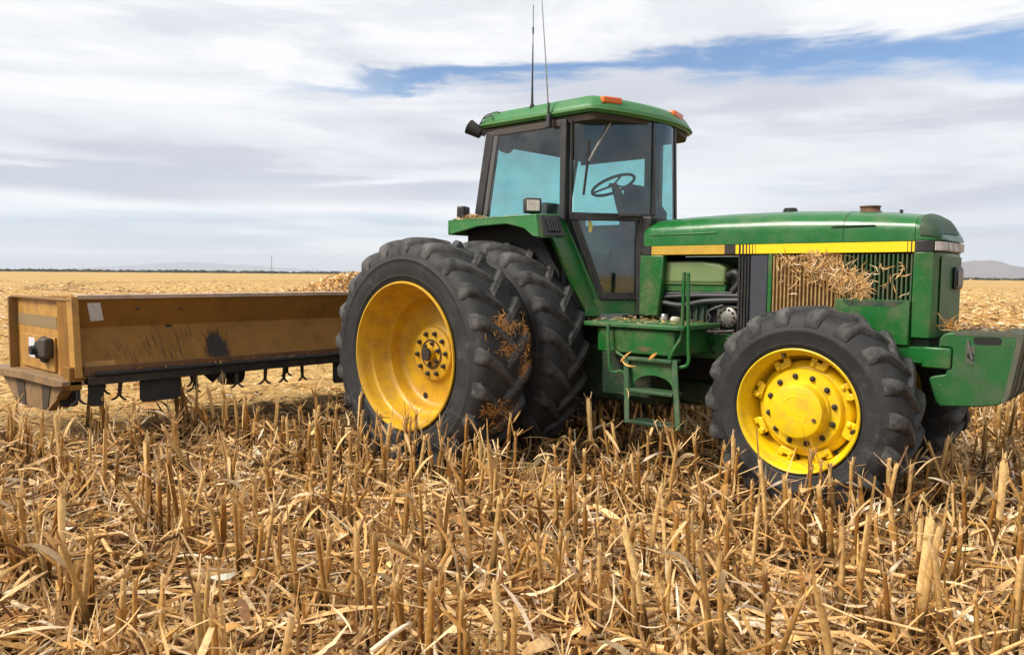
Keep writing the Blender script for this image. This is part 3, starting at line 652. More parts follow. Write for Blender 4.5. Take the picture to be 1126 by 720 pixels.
# door in the angled front corner
dg = MB(); ts = np.linspace(.06, LCH-.02, 12)
dg.loft([[bulge(t, 2.115, .0) for t in ts], [bulge(t, 2.90, .0) for t in ts]], close=False)
door = part('cab_door', slab([(.03, 2.125), (LCH-.005, 2.12), (LCH-.005, 2.065), (.03, 2.065)], -.02, .030, lambda t, z, o: bulge(t, z, o)), 'frame')
fr_ = MB()
for i in range(11):
    pass
lowo = [(.045, 2.064), (.70, 2.064), (.672, 1.385), (.300, 1.385)]; lowi = [(.105, 2.060), (.615, 2.060), (.625, 1.445), (.338, 1.445)]
def frame_poly(o_, i_, a, b):
    mb = MB()
    for k in range(4):
        j = (k+1) % 4; mb.loft([[ch(*o_[k], a), ch(*o_[j], a), ch(*i_[j], a), ch(*i_[k], a)], [ch(*o_[k], b), ch(*o_[j], b), ch(*i_[j], b), ch(*i_[k], b)]])
    return mb
obj('door_frame', frame_poly(lowo, lowi, -.02, .022), 'black', door, smooth=False)
obj('door_glass', dg, 'glass', door, angle=80)
obj('lower_glass', MB().add([ch(t, z, .004) for t, z in lowi], [(0, 1, 2, 3)]), 'glass_low', door, smooth=False)
obj('door_seal', MB().tube([ch(.052, 2.06, .026), ch(.305, 1.385, .026)], .010, 6).tube([bulge(.035, 2.10, .02), bulge(.035, 2.90, .02)], .012, 6), 'black_soft', door)
obj('door_handle', MB().tube([bulge(.44, 2.098, .05), bulge(.62, 2.098, .055)], .017, 8).tube([bulge(.62, 2.098, .055), bulge(.645, 2.10, .03)], .011, 8), 'black', door)
obj('door_sticker', MB().add([ch(t, z, .007) for t, z in ((.19, 2.055), (.215, 2.06), (.235, 2.02), (.225, 1.965), (.20, 1.955), (.195, 2.0))], [(0, 1, 2, 3, 4, 5)]), mat('yellow_tag', (.5, .48, .12), .6), door, smooth=False)
pane('far_door_glass', [(x, mir(y), z) for x, y, z in (ch(.04, 2.1), ch(LCH-.02, 2.1), ch(LCH-.02, 2.9), ch(.04, 2.9))], 'glass_far')
wsx = [(1.262, -.262), (1.288, -.18), (1.296, Y0), (1.288, mir(-.18)), (1.262, mir(-.262))]
part('windscreen', MB().loft([[(x, y, 2.075) for x, y in wsx], [(x-.025, y, 2.91) for x, y in wsx]], close=False), 'glass', angle=80)
part('windscreen_sill', MB().loft([[(x+.004, y, z) for x, y in wsx]+[(x-.06, y, z) for x, y in wsx[::-1]] for z in (2.03, 2.085)]), 'black')
wp = part('wiper', MB().tube([bulge(.36, 2.885, .035), bulge(.17, 2.55, .045)], .010, 6), 'metal')
obj('wiper_blade', MB().tube([bulge(.175, 2.73, .04), bulge(.165, 2.55, .04), bulge(.135, 2.27, .035)], .011, 6), 'black_soft', wp)
obj('wiper_motor', MB().lathe([(.03, 0), (.03, .03), (.001, .032)], c=bulge(.36, 2.87, .02), n=12, axis=2), 'black', wp)
# below the cab
part('cab_step_panel', slab([(.215, 1.375), (.69, 1.375), (.69, 1.235), (.16, 1.235)], -.03, .010), 'green', bevel=.006)
# interior
seat = part('operator_seat', MB().box(-.02, .42, Y0-.26, Y0+.26, 1.66, 1.80), 'interior', bevel=.05, seg=3)
obj('backrest', MB().loft([[(-.12+.02*z_, Y0+s*w_, 1.78+z_) for s, z_, w_ in pts] for pts in ([(-1, 0, .24), (1, 0, .24), (1, .42, .22), (.6, .52, .22), (-.6, .52, .22), (-1, .42, .22)],)] + [[(.0+.02*z_, Y0+s*w_, 1.78+z_) for s, z_, w_ in [(-1, 0, .24), (1, 0, .24), (1, .42, .22), (.6, .52, .22), (-.6, .52, .22), (-1, .42, .22)]]]), 'interior', seat, bevel=.03)
obj('seat_base', MB().box(.02, .36, Y0-.18, Y0+.18, 1.26, 1.66), 'black', seat)
colm = part('steering_column', MB().tube([(1.02, Y0, 1.3), (.86, Y0, 2.15), (.73, Y0, 2.41)], [.09, .075, .035], 10), 'interior')
sw = MB(); c_ = Vector((.71, Y0, 2.425)); tilt = R(24); ax1 = Vector((math.cos(tilt), 0, math.sin(tilt))); ax2 = Vector((0, 1, 0))
pts = [c_+(ax1*math.cos(a)+ax2*math.sin(a))*.205 for a in np.linspace(0, 2*math.pi, 41)]; sw.tube(pts, .014, 8)
for a in (R(90), R(210), R(330)): sw.tube([c_, c_+(ax1*math.cos(a)+ax2*math.sin(a))*.2-Vector((-.0, 0, .02))*0], .010, 6)
sw.lathe([(.045, -.015), (.04, .015), (.001, .02)], c=tuple(c_), n=16, axis=2)
obj('steering_wheel', sw, 'black_soft', colm)
part('dash_console', MB().prism([(.92, 2.0), (1.20, 2.0), (1.20, 2.16), (1.04, 2.36), (.94, 2.42), (.88, 2.40)], 1, Y0-.10, Y0+.16), 'interior', bevel=.02)
part('armrest_console', MB().box(.15, .62, -.62, -.42, 1.7, 2.12), 'interior', bevel=.03)
# --- fenders
fo = [(-.40, 2.095), (.60, 2.105), (.80, 2.11), (.83, 1.90), (1.185, 1.262), (1.10, 1.262), (.78, 1.84), (.60, 1.93), (.52, 2.005), (.30, 2.025), (-.10, 2.01), (-.30, 1.975), (-.40, 1.95)]
outer = [(-.42, 2.09), (.60, 2.10), (.632, 2.10), (.675, 1.907), (.60, 1.915), (.50, 1.985), (.30, 2.03), (-.05, 2.02), (-.28, 1.98), (-.42, 1.955)]
fend = MB().prism(outer, 1, -1.10, -1.075)                       # side skirt
fend.add([(-.42, -1.10, 2.092), (.632, -1.10, 2.102), (.72, -.845, 2.112), (-.42, -.845, 2.092), (-.42, -1.10, 2.07), (.632, -1.10, 2.08), (.72, -.845, 2.09), (-.42, -.845, 2.07)],
         [(0, 1, 2, 3), (4, 7, 6, 5), (0, 4, 5, 1), (1, 5, 6, 2), (2, 6, 7, 3), (3, 7, 4, 0)])
fend.box(-.445, -.42, -1.10, -.845, 1.955, 2.092)
fnd = both('fender', fend, 'green_faded_lit', bevel=.008)  # lit skirt painted in the paler green
# front band of the fender that slopes down beside the door
Pq = [(.63, -1.09, 2.10), (.71, -.84, 2.115), (.962, -.61, 1.375), (.975, -.60, 1.235), (.89, -.69, 1.235), (.735, -1.0, 1.905), (.675, -1.09, 1.905)]
inn = [(x-.06, y+.03, z) for x, y, z in Pq]
both('fender_pillar', MB().loft([Pq, inn]), 'green', smooth=False)
both('fender_shade_fill', MB().add([(-.40, -1.07, 2.03), (.30, -1.07, 2.06), (.62, -1.05, 1.95), (.84, -.72, 1.25), (.70, -.55, 1.25), (.55, -.80, 1.90), (.30, -.80, 2.06), (-.40, -.80, 2.03)], [(0, 1, 6, 7), (1, 2, 5, 6), (2, 3, 4, 5)]).box(-.42, .70, -.86, -.84, 1.5, 2.07), 'void', smooth=False)  # black sheets standing in for the shade under the fender
VQ = [Vector(v) for v in ((.643, -1.064, 2.091), (.702, -.882, 2.099), (.775, -.882, 1.919), (.712, -1.073, 1.913))]; VN = Vector((.883, -.304, .358))
VC = sum(VQ, Vector())/4
def vq(k, o): return [tuple(VC+(v-VC)*k+VN*o) for v in VQ]
vent = part('fender_vent', MB().loft([vq(1, 0), vq(1, .010)]), 'black', bevel=.004)
obj('vent_box', MB().loft([vq(.64, .011), vq(.62, .02)]), 'void', vent)
for k in range(4):
    a_ = (k+.6)/4.2; L0 = VQ[0].lerp(VQ[1], .22+.56*a_); L1 = VQ[3].lerp(VQ[2], .22+.56*a_); p0_ = L0.lerp(L1, .22)+VN*.022; p1_ = L0.lerp(L1, .78)+VN*.022
    obj('vent_slat', MB().tube([p0_, p1_], .006, 6), 'slate', vent)
def flamp(name, x, y, z, s, ang, lens='lens'):
    o = part(name, MB().box(-.045*s, .045*s, -.075*s, .075*s, -.065*s, .065*s), 'black', bevel=.016*s, seg=3, loc=(x, y, z)); o.rotation_euler = (0, 0, ang)
    obj('lamp_lens', MB().box(.045*s, .052*s, -.056*s, .056*s, -.046*s, .046*s), lens, o, bevel=.004)
    obj('lamp_foot', MB().cyl((-.01, 0, -.11*s), (-.01, 0, -.06*s), .014, 8), 'black', o); return o
flamp('fender_lamp', .49, -.98, 2.185, 1.0, R(-38))
flamp('rear_lamp', -.36, -.98, 2.165, .9, R(-158))
flamp('fender_lamp', .49, mir(-.98), 2.185, 1.0, R(38)); flamp('rear_lamp', -.36, mir(-.98), 2.165, .9, R(158))
# round work lamp at the roof's rear corner with its wires
bl = part('round_work_lamp', MB().lathe([(.001, .05), (.05, .048), (.055, .02), (.068, -.07), (.072, -.085), (.064, -.088), (.001, -.075)], n=22), 'black_soft', loc=(-.31, -.86, 2.93))
bl.rotation_euler = (R(-30), 0, R(-62))
obj('lamp_bracket', MB().box(-.02, .02, .04, .09, -.012, .055).tube([(0, .05, .03), (.0, .12, .045)], .018, 8), 'black', bl, bevel=.004)
part('lamp_wire', MB().tube(curve([(-.26, -.86, 2.99), (-.19, -.87, 3.05), (-.08, -.85, 3.075), (-.04, -.83, 3.07)], 6), .006, 5).tube(curve([(-.27, -.87, 2.97), (-.2, -.885, 3.02), (-.1, -.885, 3.045), (-.08, -.88, 3.0)], 6), .005, 5), 'hose')
part('cab_speaker', MB().lathe([(.001, 0), (.085, 0), (.09, .05), (.06, .09), (.001, .09)], c=(-.03, -.78, 2.80), n=20), 'black')
# aerials
a1 = part('aerial', MB().tube([(.34, -.82, 3.06), (.34, -.82, 3.30), (.342, -.82, 3.62)], [.012, .008, .005], 8).tube([(.342, -.82, 3.62), (.343, -.82, 3.95)], .0032, 6).tube([(.3425, -.82, 3.70), (.3428, -.82, 3.76)], .007, 6), 'black')
obj('aerial_base', MB().lathe([(.026, 0), (.020, .03), (.011, .05)], c=(.34, -.82, 3.055), n=12, axis=2), 'black_soft', a1)
a2 = part('aerial', MB().tube([(.60, -.905, 2.95), (.572, -.91, 3.35), (.52, -.915, 3.93)], [.008, .005, .0035], 6), 'metal')
obj('aerial_base', MB().box(.585, .625, -.925, -.885, 2.85, 2.955).cyl((.60, -.905, 2.95), (.598, -.905, 3.06), .012, 8), 'frame', a2, bevel=.006)
part('roof_bolt', MB().lathe([(.02, 0), (.014, .015), (.001, .017)], c=(.75, -.70, 3.088), n=10, axis=2), 'black')

# --- platform, tank, ladder
plat = part('step_platform', MB().prism([(1.10, -1.03), (1.14, -1.06), (1.98, -1.06), (2.02, -1.03), (2.02, -.46), (1.10, -.46)], 2, 1.185, 1.222), 'green_dusty', bevel=.008)
tank = part('side_tank', MB().loft([[(x, y, z) for x, y in [(1.22, -1.0), (1.28, -1.03), (1.86, -1.03), (1.93, -1.0), (1.93, -.50), (1.22, -.50)]] for z in (.985, 1.18)]), 'green', bevel=.012)
obj('rust_patch', MB().add([(1.685+.062*math.cos(a)*(1+.25*math.sin(3*a)), -1.0325, 1.03+.022*math.sin(a)*(1+.2*math.cos(5*a))) for a in np.linspace(0, 2*math.pi, 24, endpoint=False)], [tuple(range(24))]), mat('rust_patch', (.10, .07, .03), .8, var=(.035, .085, .02), var_scale=22), tank, smooth=False)
part('belly_box', MB().box(1.12, 1.60, -.80, -.45, .60, .97), 'green_dark', bevel=.02)
arch = [(1.55, .955), (1.95, .955), (1.975, .72), (1.945, .72)] + [(1.77+.170*math.cos(a), .745+.09*math.sin(a)) for a in np.linspace(0.05, math.pi-.05, 12)] + [(1.60, .72), (1.57, .72)]
lad = part('ladder', MB().prism(arch, 1, -1.035, -1.025), 'green_dusty', smooth=False)
for p0_, p1_ in (((1.535, -1.05, .965), (1.60, -1.12, .46)), ((1.96, -1.05, .965), (2.045, -1.12, .46))): obj('side_rail', bar(p0_, p1_, .045, .02), 'green_dusty_shaded', lad, bevel=.004)
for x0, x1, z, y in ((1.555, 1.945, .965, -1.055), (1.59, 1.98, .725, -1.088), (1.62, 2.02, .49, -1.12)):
    obj('rung', MB().box(x0, x1, y-.02, y+.13, z-.028, z), 'green_dusty_shaded' if z > .6 else 'green_dark', lad, bevel=.006)  # lowest rung darker still, its shade painted into the green
part('handrail', MB().tube(curve([(1.985, -.98, 1.62), (1.985, -.99, 1.30), (1.98, -1.0, 1.14), (1.955, -1.04, 1.06), (1.92, -1.06, .975)], 6), .014, 8), 'green')
part('handrail', MB().tube(curve([(2.02, -.98, 1.615), (2.03, -.99, 1.3), (2.045, -1.0, 1.05), (2.05, -1.0, .97), (2.03, -1.01, .925), (1.96, -1.03, .91)], 6), .014, 8), 'green')
part('handrail', MB().tube(curve([(1.375, -1.075, 1.205), (1.39, -1.09, 1.05), (1.41, -1.09, .87), (1.44, -1.08, .835), (1.50, -1.06, .845), (1.54, -1.05, .80)], 6), .013, 8), 'green_dusty')
part('ladder_brace', MB().tube([(1.42, -1.03, .99), (1.55, -1.05, .94)], .012, 6), 'green')

# --- front weights
part('weight_bracket', MB().box(3.34, 3.66, -.395, mir(-.395), 1.002, 1.128), 'green', bevel=.010)
part('bracket_arm', MB().box(3.48, 3.655, -.44, -.40, .995, 1.135), 'green', bevel=.010)
ws = [(3.575, 1.13), (3.58, 1.19), (3.60, 1.222), (3.63, 1.236), (4.01, 1.250), (4.035, 1.243), (4.045, 1.225), (3.985, .86), (3.965, .815), (3.92, .785), (3.80, .765), (3.60, .745), (3.57, .775), (3.525, .925), (3.545, .94), (3.60, .955), (3.625, .96), (3.63, .99), (3.66, 1.0), (3.66, 1.128), (3.645, 1.14), (3.60, 1.14)]
wy = -.435
N_W = 12; wth = (abs(mir(wy)-wy))/N_W
w0 = None
for k in range(N_W):
    if w0 is None:
        w0 = part('suitcase_weight', MB().prism([(x, z) for x, z in ws], 1, wy+.004, wy+wth-.004), 'weight', bevel=.009, seg=2)
        sl = obj('grip_slot', MB().prism([(3.775, 1.205), (3.79, 1.218), (3.92, 1.222), (3.935, 1.21), (3.93, 1.175), (3.80, 1.17), (3.78, 1.18)], 1, wy+.0015, wy+.003), 'void', w0)
        obj('rim_edge', MB().prism([(3.66, 1.2395), (4.01, 1.2525), (4.037, 1.247), (4.049, 1.226), (3.99, .858), (3.968, .812), (3.945, .80), (3.962, .86), (4.018, 1.215), (4.0, 1.228), (3.67, 1.222)], 1, wy+.0025, wy+wth-.006), 'weight_edge', w0)
        obj('clamp_pin', MB().prism([(3.735, 1.16), (3.79, 1.16), (3.785, 1.035), (3.74, 1.035)], 1, wy+.0012, wy+.003), 'weight_edge', w0)
        obj('pin_hole', MB().lathe([(.022, .0), (.001, -.003)], c=(3.765, wy+.001, 1.095), n=12), 'void', w0)
        obj('pin', MB().tube([(3.745, wy-.004, 1.20), (3.765, wy-.006, 1.11), (3.775, wy-.004, 1.075)], .007, 6), 'metal', w0)
    else:
        w = w0.copy(); col.objects.link(w); w.parent = T; w.location = (0.004*math.sin(k*2.3), k*wth, .004*math.sin(k*1.7))
        e = [c for c in w0.children if c.name.startswith('rim_edge')][0].copy(); col.objects.link(e); e.parent = w

# ------------------------------------------------------------------ stalk shredder behind the tractor
S0 = (-3.2, Y0, 0)
S = empty('stalk_shredder', S0); setp(S, 'wide ochre box stalk shredder with black flails, lifted behind the dual tyres', 'shredder')
def sp(name, mb, m, parent=None, **kw):
    if parent is None: kw['loc'] = (-S0[0], -S0[1], -S0[2])
    return obj(name, mb, m, parent or S, **kw)
YA, YB = -3.645, mir(-3.645)
prof = [(-2.405, 1.365), (-2.44, 1.375), (-3.95, 1.335), (-4.03, 1.325), (-4.05, 1.30), (-4.05, .60), (-4.02, .60), (-4.02, 1.28), (-2.46, 1.34), (-2.56, 1.08), (-2.415, .70), (-2.395, .70), (-2.39, .645), (-2.375, .645), (-2.375, .70), (-2.385, .71), (-2.525, 1.085)]
hs_ = sp('housing', MB().prism(prof, 1, YA, YB), 'ochre', bevel=.006)
obj('lower_apron', MB().box(-2.392, -2.368, YA+.02, YB-.02, .672, .755), mat('apron_ochre', (.16, .068, .02), .55, var=(.10, .045, .016), var_scale=5), hs_, bevel=.004)
obj('top_edge', MB().prism([(-2.398, 1.345), (-2.398, 1.378), (-2.47, 1.386), (-2.47, 1.37)], 1, YA-.005, YB), mat('dusty_pink_edge', (.46, .33, .24), .8, var=(.34, .24, .16), var_scale=12), hs_)
# end plates
for s_, ye in ((-1, YA), (1, YB)):
    out = lambda d: ye+s_*d
    def bx_(x0, x1, d0, d1, z0, z1, mb=None):
        a_, b_ = sorted((out(d0), out(d1))); return (mb or MB()).box(x0, x1, a_, b_, z0, z1)
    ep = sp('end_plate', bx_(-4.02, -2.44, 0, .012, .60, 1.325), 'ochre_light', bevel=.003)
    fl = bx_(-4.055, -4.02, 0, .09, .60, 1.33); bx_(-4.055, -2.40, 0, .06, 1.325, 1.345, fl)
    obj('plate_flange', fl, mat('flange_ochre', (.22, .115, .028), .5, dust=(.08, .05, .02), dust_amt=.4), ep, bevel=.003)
    obj('corner_column', MB().prism([(-2.78, 1.33), (-2.52, 1.355), (-2.47, .66), (-2.74, .655)], 1, *sorted((out(.0), out(.05)))), 'ochre', ep, bevel=.004)  # shaded face of the column painted in the darker ochre
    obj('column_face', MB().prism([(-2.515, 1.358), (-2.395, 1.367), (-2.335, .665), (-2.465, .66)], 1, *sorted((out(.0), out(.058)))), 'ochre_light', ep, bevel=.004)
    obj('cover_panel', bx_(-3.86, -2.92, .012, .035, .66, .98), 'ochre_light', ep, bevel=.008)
    obj('blank_band', bx_(-4.0, -2.90, .012, .016, 1.06, 1.17), mat('faded_band', (.22, .15, .07), .6), ep)
    obj('decal', bx_(-3.62, -3.44, .035, .038, .76, .95), 'decal', ep)
    gb = obj('gearbox', bx_(-3.11, -2.93, .03, .12, .79, .98), mat('greasy_casting', (.035, .028, .022), .6, var=(.06, .045, .03), var_scale=14), ep, bevel=.03, seg=3)
    obj('shaft_guard', MB().lathe([(.125, 0), (.12, s_*.03), (.085, s_*.04), (.08, s_*.075), (.045, s_*.085), (.04, s_*.13), (.001, s_*.13)], c=(-3.14, out(.04), .86), n=22), 'black_soft', gb)
    sh = sp('skid_shelf', MB().prism([(-4.62, .60), (-3.35, .645), (-2.42, .655), (-2.36, .64), (-2.36, .60), (-2.6, .575), (-3.4, .565), (-4.62, .525)], 1, *sorted((out(-.02), out(.16)))), 'ochre_worn', bevel=.006)
    ty = sorted((out(-.0), out(.10)))
    obj('skid_shoe', MB().prism([(-4.28, .535), (-2.52, .575), (-2.92, .315), (-3.82, .285)], 1, *ty), 'ochre_worn', sh, bevel=.006)
    for rb_ in ([(-3.80, .53), (-3.56, .535), (-3.52, .30), (-3.70, .295)], [(-3.05, .55), (-2.82, .555), (-2.92, .33), (-3.05, .32)]): obj('shoe_rib', MB().prism(rb_, 1, *sorted((out(.09), out(.108)))), M['rib'], sh)
    obj('front_lug', bx_(-2.52, -2.36, -.0, .10, .56, .76), 'ochre', sh, bevel=.006)
# tool bar and things hung below
tb = sp('tool_bar', MB().box(-2.46, -2.335, YA+.04, YB-.04, .592, .668).box(-3.4, -3.3, YA+.04, YB-.04, .52, .66), 'black', bevel=.008)
sp('upper_bar', MB().tube([(-2.325, YA+.1, .690), (-2.325, YB-.1, .690)], .020, 8), 'black_soft')
for (x, y0, y1, z0) in ((-2.40, -3.585, -3.455, .395), (-2.40, -3.14, -2.765, .385), (-2.40, -1.02, -.6, .35), (-2.75, -3.70, -3.55, .36)):
    f_ = sp('rubber_flap', MB().prism([(y0, .60), (y1, .60), (y1, z0+.02), (y1-.03, z0), (y0+.02, z0+.005), (y0, z0+.03)], 0, x-.012, x+.012), 'black_soft', bevel=.004)
f_ = sp('rubber_flap', MB().prism([(-2.42, .60), (-2.17, .60), (-2.21, .52), (-2.28, .455), (-2.35, .52)], 0, -2.72, -2.70), 'black_soft')
t0 = None
ty_ = [-3.66, -3.30, -2.60, -2.17, -1.845, -1.62, -1.41]
def flail():
    mb = MB(); mb.loft([[(-.010, -.018, z) for z in (0,)]+[(.010, -.018, 0), (.010, .018, 0), (-.010, .018, 0)], [(-.010, -.014, -.13), (.010, -.014, -.13), (.010, .014, -.13), (-.010, .014, -.13)]])
    for s_ in (-1, 1):
        mb.tube(curve([(0, 0, -.115), (0, s_*.014, -.14), (0, s_*.042, -.165), (0, s_*.066, -.172)], 4), [.012]*9+[.010]*3+[.006], 6)
    return mb
pos = [(-2.42, y, .60) for y in ty_] + [(-3.05, y, .57) for y in (-3.2, -2.75, -2.35, -1.95, -1.2)] + [(-2.42, y, .60) for y in np.arange(-.2, 3.4, .38)]
for i, p in enumerate(pos):
    if t0 is None: t0 = t_ = sp('flail', flail(), 'black', angle=50)
    else: t_ = t0.copy(); col.objects.link(t_); t_.parent = S
    t_.location = (p[0]-S0[0], p[1]-S0[1], p[2]-S0[2]); t_.rotation_euler = (random.uniform(-.12, .12), random.uniform(-.2, .2), random.uniform(-.25, .25))
sp('rotor', MB().tube([(-3.15, YA+.1, .72), (-3.15, YB-.1, .72)], .13, 14), 'black')
sp('gauge_wheel', MB().lathe([(.001, -.12), (.10, -.12), (.15, -.10), (.16, 0), (.15, .10), (.10, .12), (.001, .12)], c=(-3.7, -1.55, .42), n=24), 'black_soft')
obj('deflector', MB().lathe([(.10, -.13), (.14, -.125), (.001, -.124)], c=(-3.7, -1.55, .42), n=24), mat('pale_disc', (.3, .27, .2), .7), [c for c in S.children if c.name.startswith('gauge_wheel')][0])
# decal, grease splash and scrapes on the front wall
def wallx(z): return (-2.525 + (1.085-z)*(.140/.375) if z < 1.085 else -2.525 + (z-1.085)*(.120/.28)) + .004
def decal_w(pts, m, name): return obj(name, MB().add([(wallx(z), y, z) for y, z in pts], [tuple(range(len(pts)))]), m, hs_, smooth=False)
decal_w([(-3.565, 1.31), (-3.455, 1.312), (-3.405, 1.15), (-3.515, 1.145)], 'decal', 'decal')
rr_ = random.Random(5)
def stain_mat():
    m = bpy.data.materials.new('grease_stain'); m.use_nodes = True; t = m.node_tree; b = t.nodes['Principled BSDF']
    b.inputs['Base Color'].default_value = (.022, .018, .016, 1); b.inputs['Roughness'].default_value = .8
    tcn = N('ShaderNodeTexCoord', t); mp = N('ShaderNodeMapping', t); mp.inputs['Location'].default_value = (0, 2.37, -.85); lk(tcn.outputs['Object'], mp.inputs[0], t)
    sp_ = N('ShaderNodeSeparateXYZ', t); lk(mp.outputs[0], sp_.inputs[0], t)
    def nz_(sc, d_, s3):
        q = N('ShaderNodeMapping', t); q.inputs['Scale'].default_value = s3; lk(mp.outputs[0], q.inputs[0], t)
        n = N('ShaderNodeTexNoise', t); n.inputs['Scale'].default_value = sc; n.inputs['Detail'].default_value = d_; n.inputs['Roughness'].default_value = .7; lk(q.outputs[0], n.inputs['Vector'], t); return n.outputs['Fac']
    z_ = sp_.outputs[2]; zs = mth('MULTIPLY', mth('MAXIMUM', z_, 0, tree=t), .72, tree=t); zl = mth('MULTIPLY', mth('MINIMUM', z_, 0, tree=t), .7, tree=t); zz_ = mth('ADD', zs, zl, tree=t)
    yy_ = mth('MULTIPLY', sp_.outputs[1], mth('ADD', 1.0, mth('MULTIPLY', mth('MAXIMUM', z_, 0, tree=t), 3.0, tree=t), tree=t), tree=t)
    r_ = mth('SQRT', mth('ADD', mth('POWER', yy_, 2, tree=t), mth('POWER', zz_, 2, tree=t), tree=t), tree=t)
    r_ = mth('ADD', r_, mth('MULTIPLY', mth('SUBTRACT', nz_(9, 6, (1, 3.5, .5)), .5, tree=t), .26, tree=t), tree=t)
    r_ = mth('ADD', r_, mth('MULTIPLY', mth('SUBTRACT', nz_(30, 5, (1, 1, 1)), .5, tree=t), .07, tree=t), tree=t)
    a_ = mth('MULTIPLY', smooth(r_, .150, .07, t), .88, tree=t)
    tr = N('ShaderNodeBsdfTransparent', t); mx = N('ShaderNodeMixShader', t); lk(a_, mx.inputs[0], t); lk(tr.outputs[0], mx.inputs[1], t); lk(b.outputs[0], mx.inputs[2], t); lk(mx.outputs[0], t.nodes['Material Output'].inputs[0], t)
    return m
obj('grease_stain', MB().add([(wallx(z)+.001, y, z) for z in (.757, 1.08) for y in (-2.66, -2.08)]+[(wallx(1.25)+.001, y, 1.25) for y in (-2.66, -2.08)], [(0, 1, 3, 2), (2, 3, 5, 4)]), stain_mat(), hs_, smooth=False)
mb = MB()
for k in range(26):
    yy = -2.37+rr_.gauss(0, .08); z0 = .90+rr_.uniform(-.08, .07); L_ = rr_.uniform(.04, .22)*max(.25, 1-abs(yy+2.37)*3); dx = (yy+2.37)*rr_.uniform(.1, .9)-.02; wd = rr_.uniform(.001, .003)
    mb.add([(wallx(min(z0, 1.07)), yy-wd, z0), (wallx(min(z0, 1.07)), yy+wd, z0), (wallx(z0+L_)+.002, yy+dx+.001, z0+L_)], [(0, 1, 2)])
for (yc, n_, zt) in ((-3.33, 4, .98), (-3.05, 5, 1.0), (-2.92, 7, 1.0), (-2.75, 6, 1.0), (-2.66, 4, 1.06), (-3.2, 4, .9), (-2.86, 4, .88)):
    for k in range(n_):
        yy = yc+rr_.uniform(-.06, .06); z0 = rr_.uniform(.76, zt-.08); L_ = rr_.uniform(.03, .16); dy = -L_*rr_.uniform(.1, .35); wd = rr_.uniform(.001, .0028)
        mb.add([(wallx(z0)+.001, yy-wd, z0), (wallx(z0)+.001, yy+wd, z0), (wallx(z0+L_)+.001, yy+dy+wd*.5, z0+L_), (wallx(z0+L_)+.001, yy+dy-wd*.5, z0+L_)], [(0, 1, 2, 3)])
for (yy, zz, r_) in ((-2.81, 1.075, .03), (-3.12, 1.25, .018), (-2.72, 1.24, .016), (-3.1, .99, .008), (-2.98, .97, .008)):
    mb.add([(wallx(zz)+.002, yy+r_*1.3*math.cos(a), zz+r_*.5*math.sin(a)) for a in np.linspace(0, 2*math.pi, 9, endpoint=False)], [tuple(range(9))])
obj('scrape', mb, 'dirt', hs_, smooth=False)
decal_w([(-3.60, .745), (-3.35, .755), (-3.35, .80), (-3.60, .79)], 'ochre_light', 'patch')
# hitch
sp('hitch_frame', MB().box(-2.40, -2.25, Y0-.5, Y0+.5, .60, .75).box(-2.35, -2.25, Y0-.45, Y0-.38, .6, 1.35).box(-2.35, -2.25, Y0+.38, Y0+.45, .6, 1.35).box(-2.3, -.3, Y0-.45, Y0-.39, .62, .70).box(-2.3, -.3, Y0+.39, Y0+.45, .62, .70), 'black', bevel=.01)

# ------------------------------------------------------------------ straw
PAL = np.array([(.60, .395, .155), (.68, .475, .21), (.52, .315, .10), (.44, .245, .072), (.72, .56, .30), (.31, .16, .048), (.57, .34, .095), (.64, .425, .165), (.17, .088, .034), (.76, .64, .42)])
PW = np.array([.17, .16, .13, .11, .11, .10, .07, .08, .08, .05]); PW = PW/PW.sum()
def palette(n, rg, gain=1.0):
    c = PAL[rg.choice(len(PAL), n, p=PW)] * rg.uniform(.70, 1.16, (n, 1))*gain*np.array([1.03, 1.0, 1.10])
    return np.clip(c, 0, .85)
def strips(P, yaw, pitch, roll, L, W, curl, twist, nseg, rg, bow=None):
    """leaf strips: n pieces, nseg segments. returns verts (n, 2*(nseg+1), 3), quads"""
    n = len(P); s = np.linspace(-.5, .5, nseg+1)[None, :]
    ang = pitch[:, None] + curl[:, None]*s
    ds = L[:, None]/nseg
    dx = np.cos(ang)*ds; dz = np.sin(ang)*ds
    cx_ = np.cumsum(dx, 1)-dx[:, :1]; cz_ = np.cumsum(dz, 1)-dz[:, :1]
    cx_ -= cx_.mean(1, keepdims=True); cz_ -= cz_.mean(1, keepdims=True)
    bw = (bow if bow is not None else rg.normal(0, .12, n))[:, None]*L[:, None]*(4*s*s)
    tw = roll[:, None]+twist[:, None]*s
    wprof = W[:, None]*(1-.75*np.abs(2*s)**2.2)/2
    lx = -np.sin(ang)*np.sin(tw)*wprof; ly = np.cos(tw)*wprof; lz = np.cos(ang)*np.sin(tw)*wprof
    a = np.stack([cx_+lx, bw+ly, cz_+lz], -1); b = np.stack([cx_-lx, bw-ly, cz_-lz], -1)
    V = np.stack([a, b], 2).reshape(n, -1, 3)
    c, sn = np.cos(yaw)[:, None], np.sin(yaw)[:, None]
    V = np.stack([V[..., 0]*c-V[..., 1]*sn, V[..., 0]*sn+V[..., 1]*c, V[..., 2]], -1)+P[:, None, :]
    k = 2*np.arange(nseg)[None, :]; q = np.stack([k, k+2, k+3, k+1], -1)[0]
    F = (np.arange(n)[:, None, None]*(2*(nseg+1))+q[None])
    return V.reshape(-1, 3), F.reshape(-1, 4)
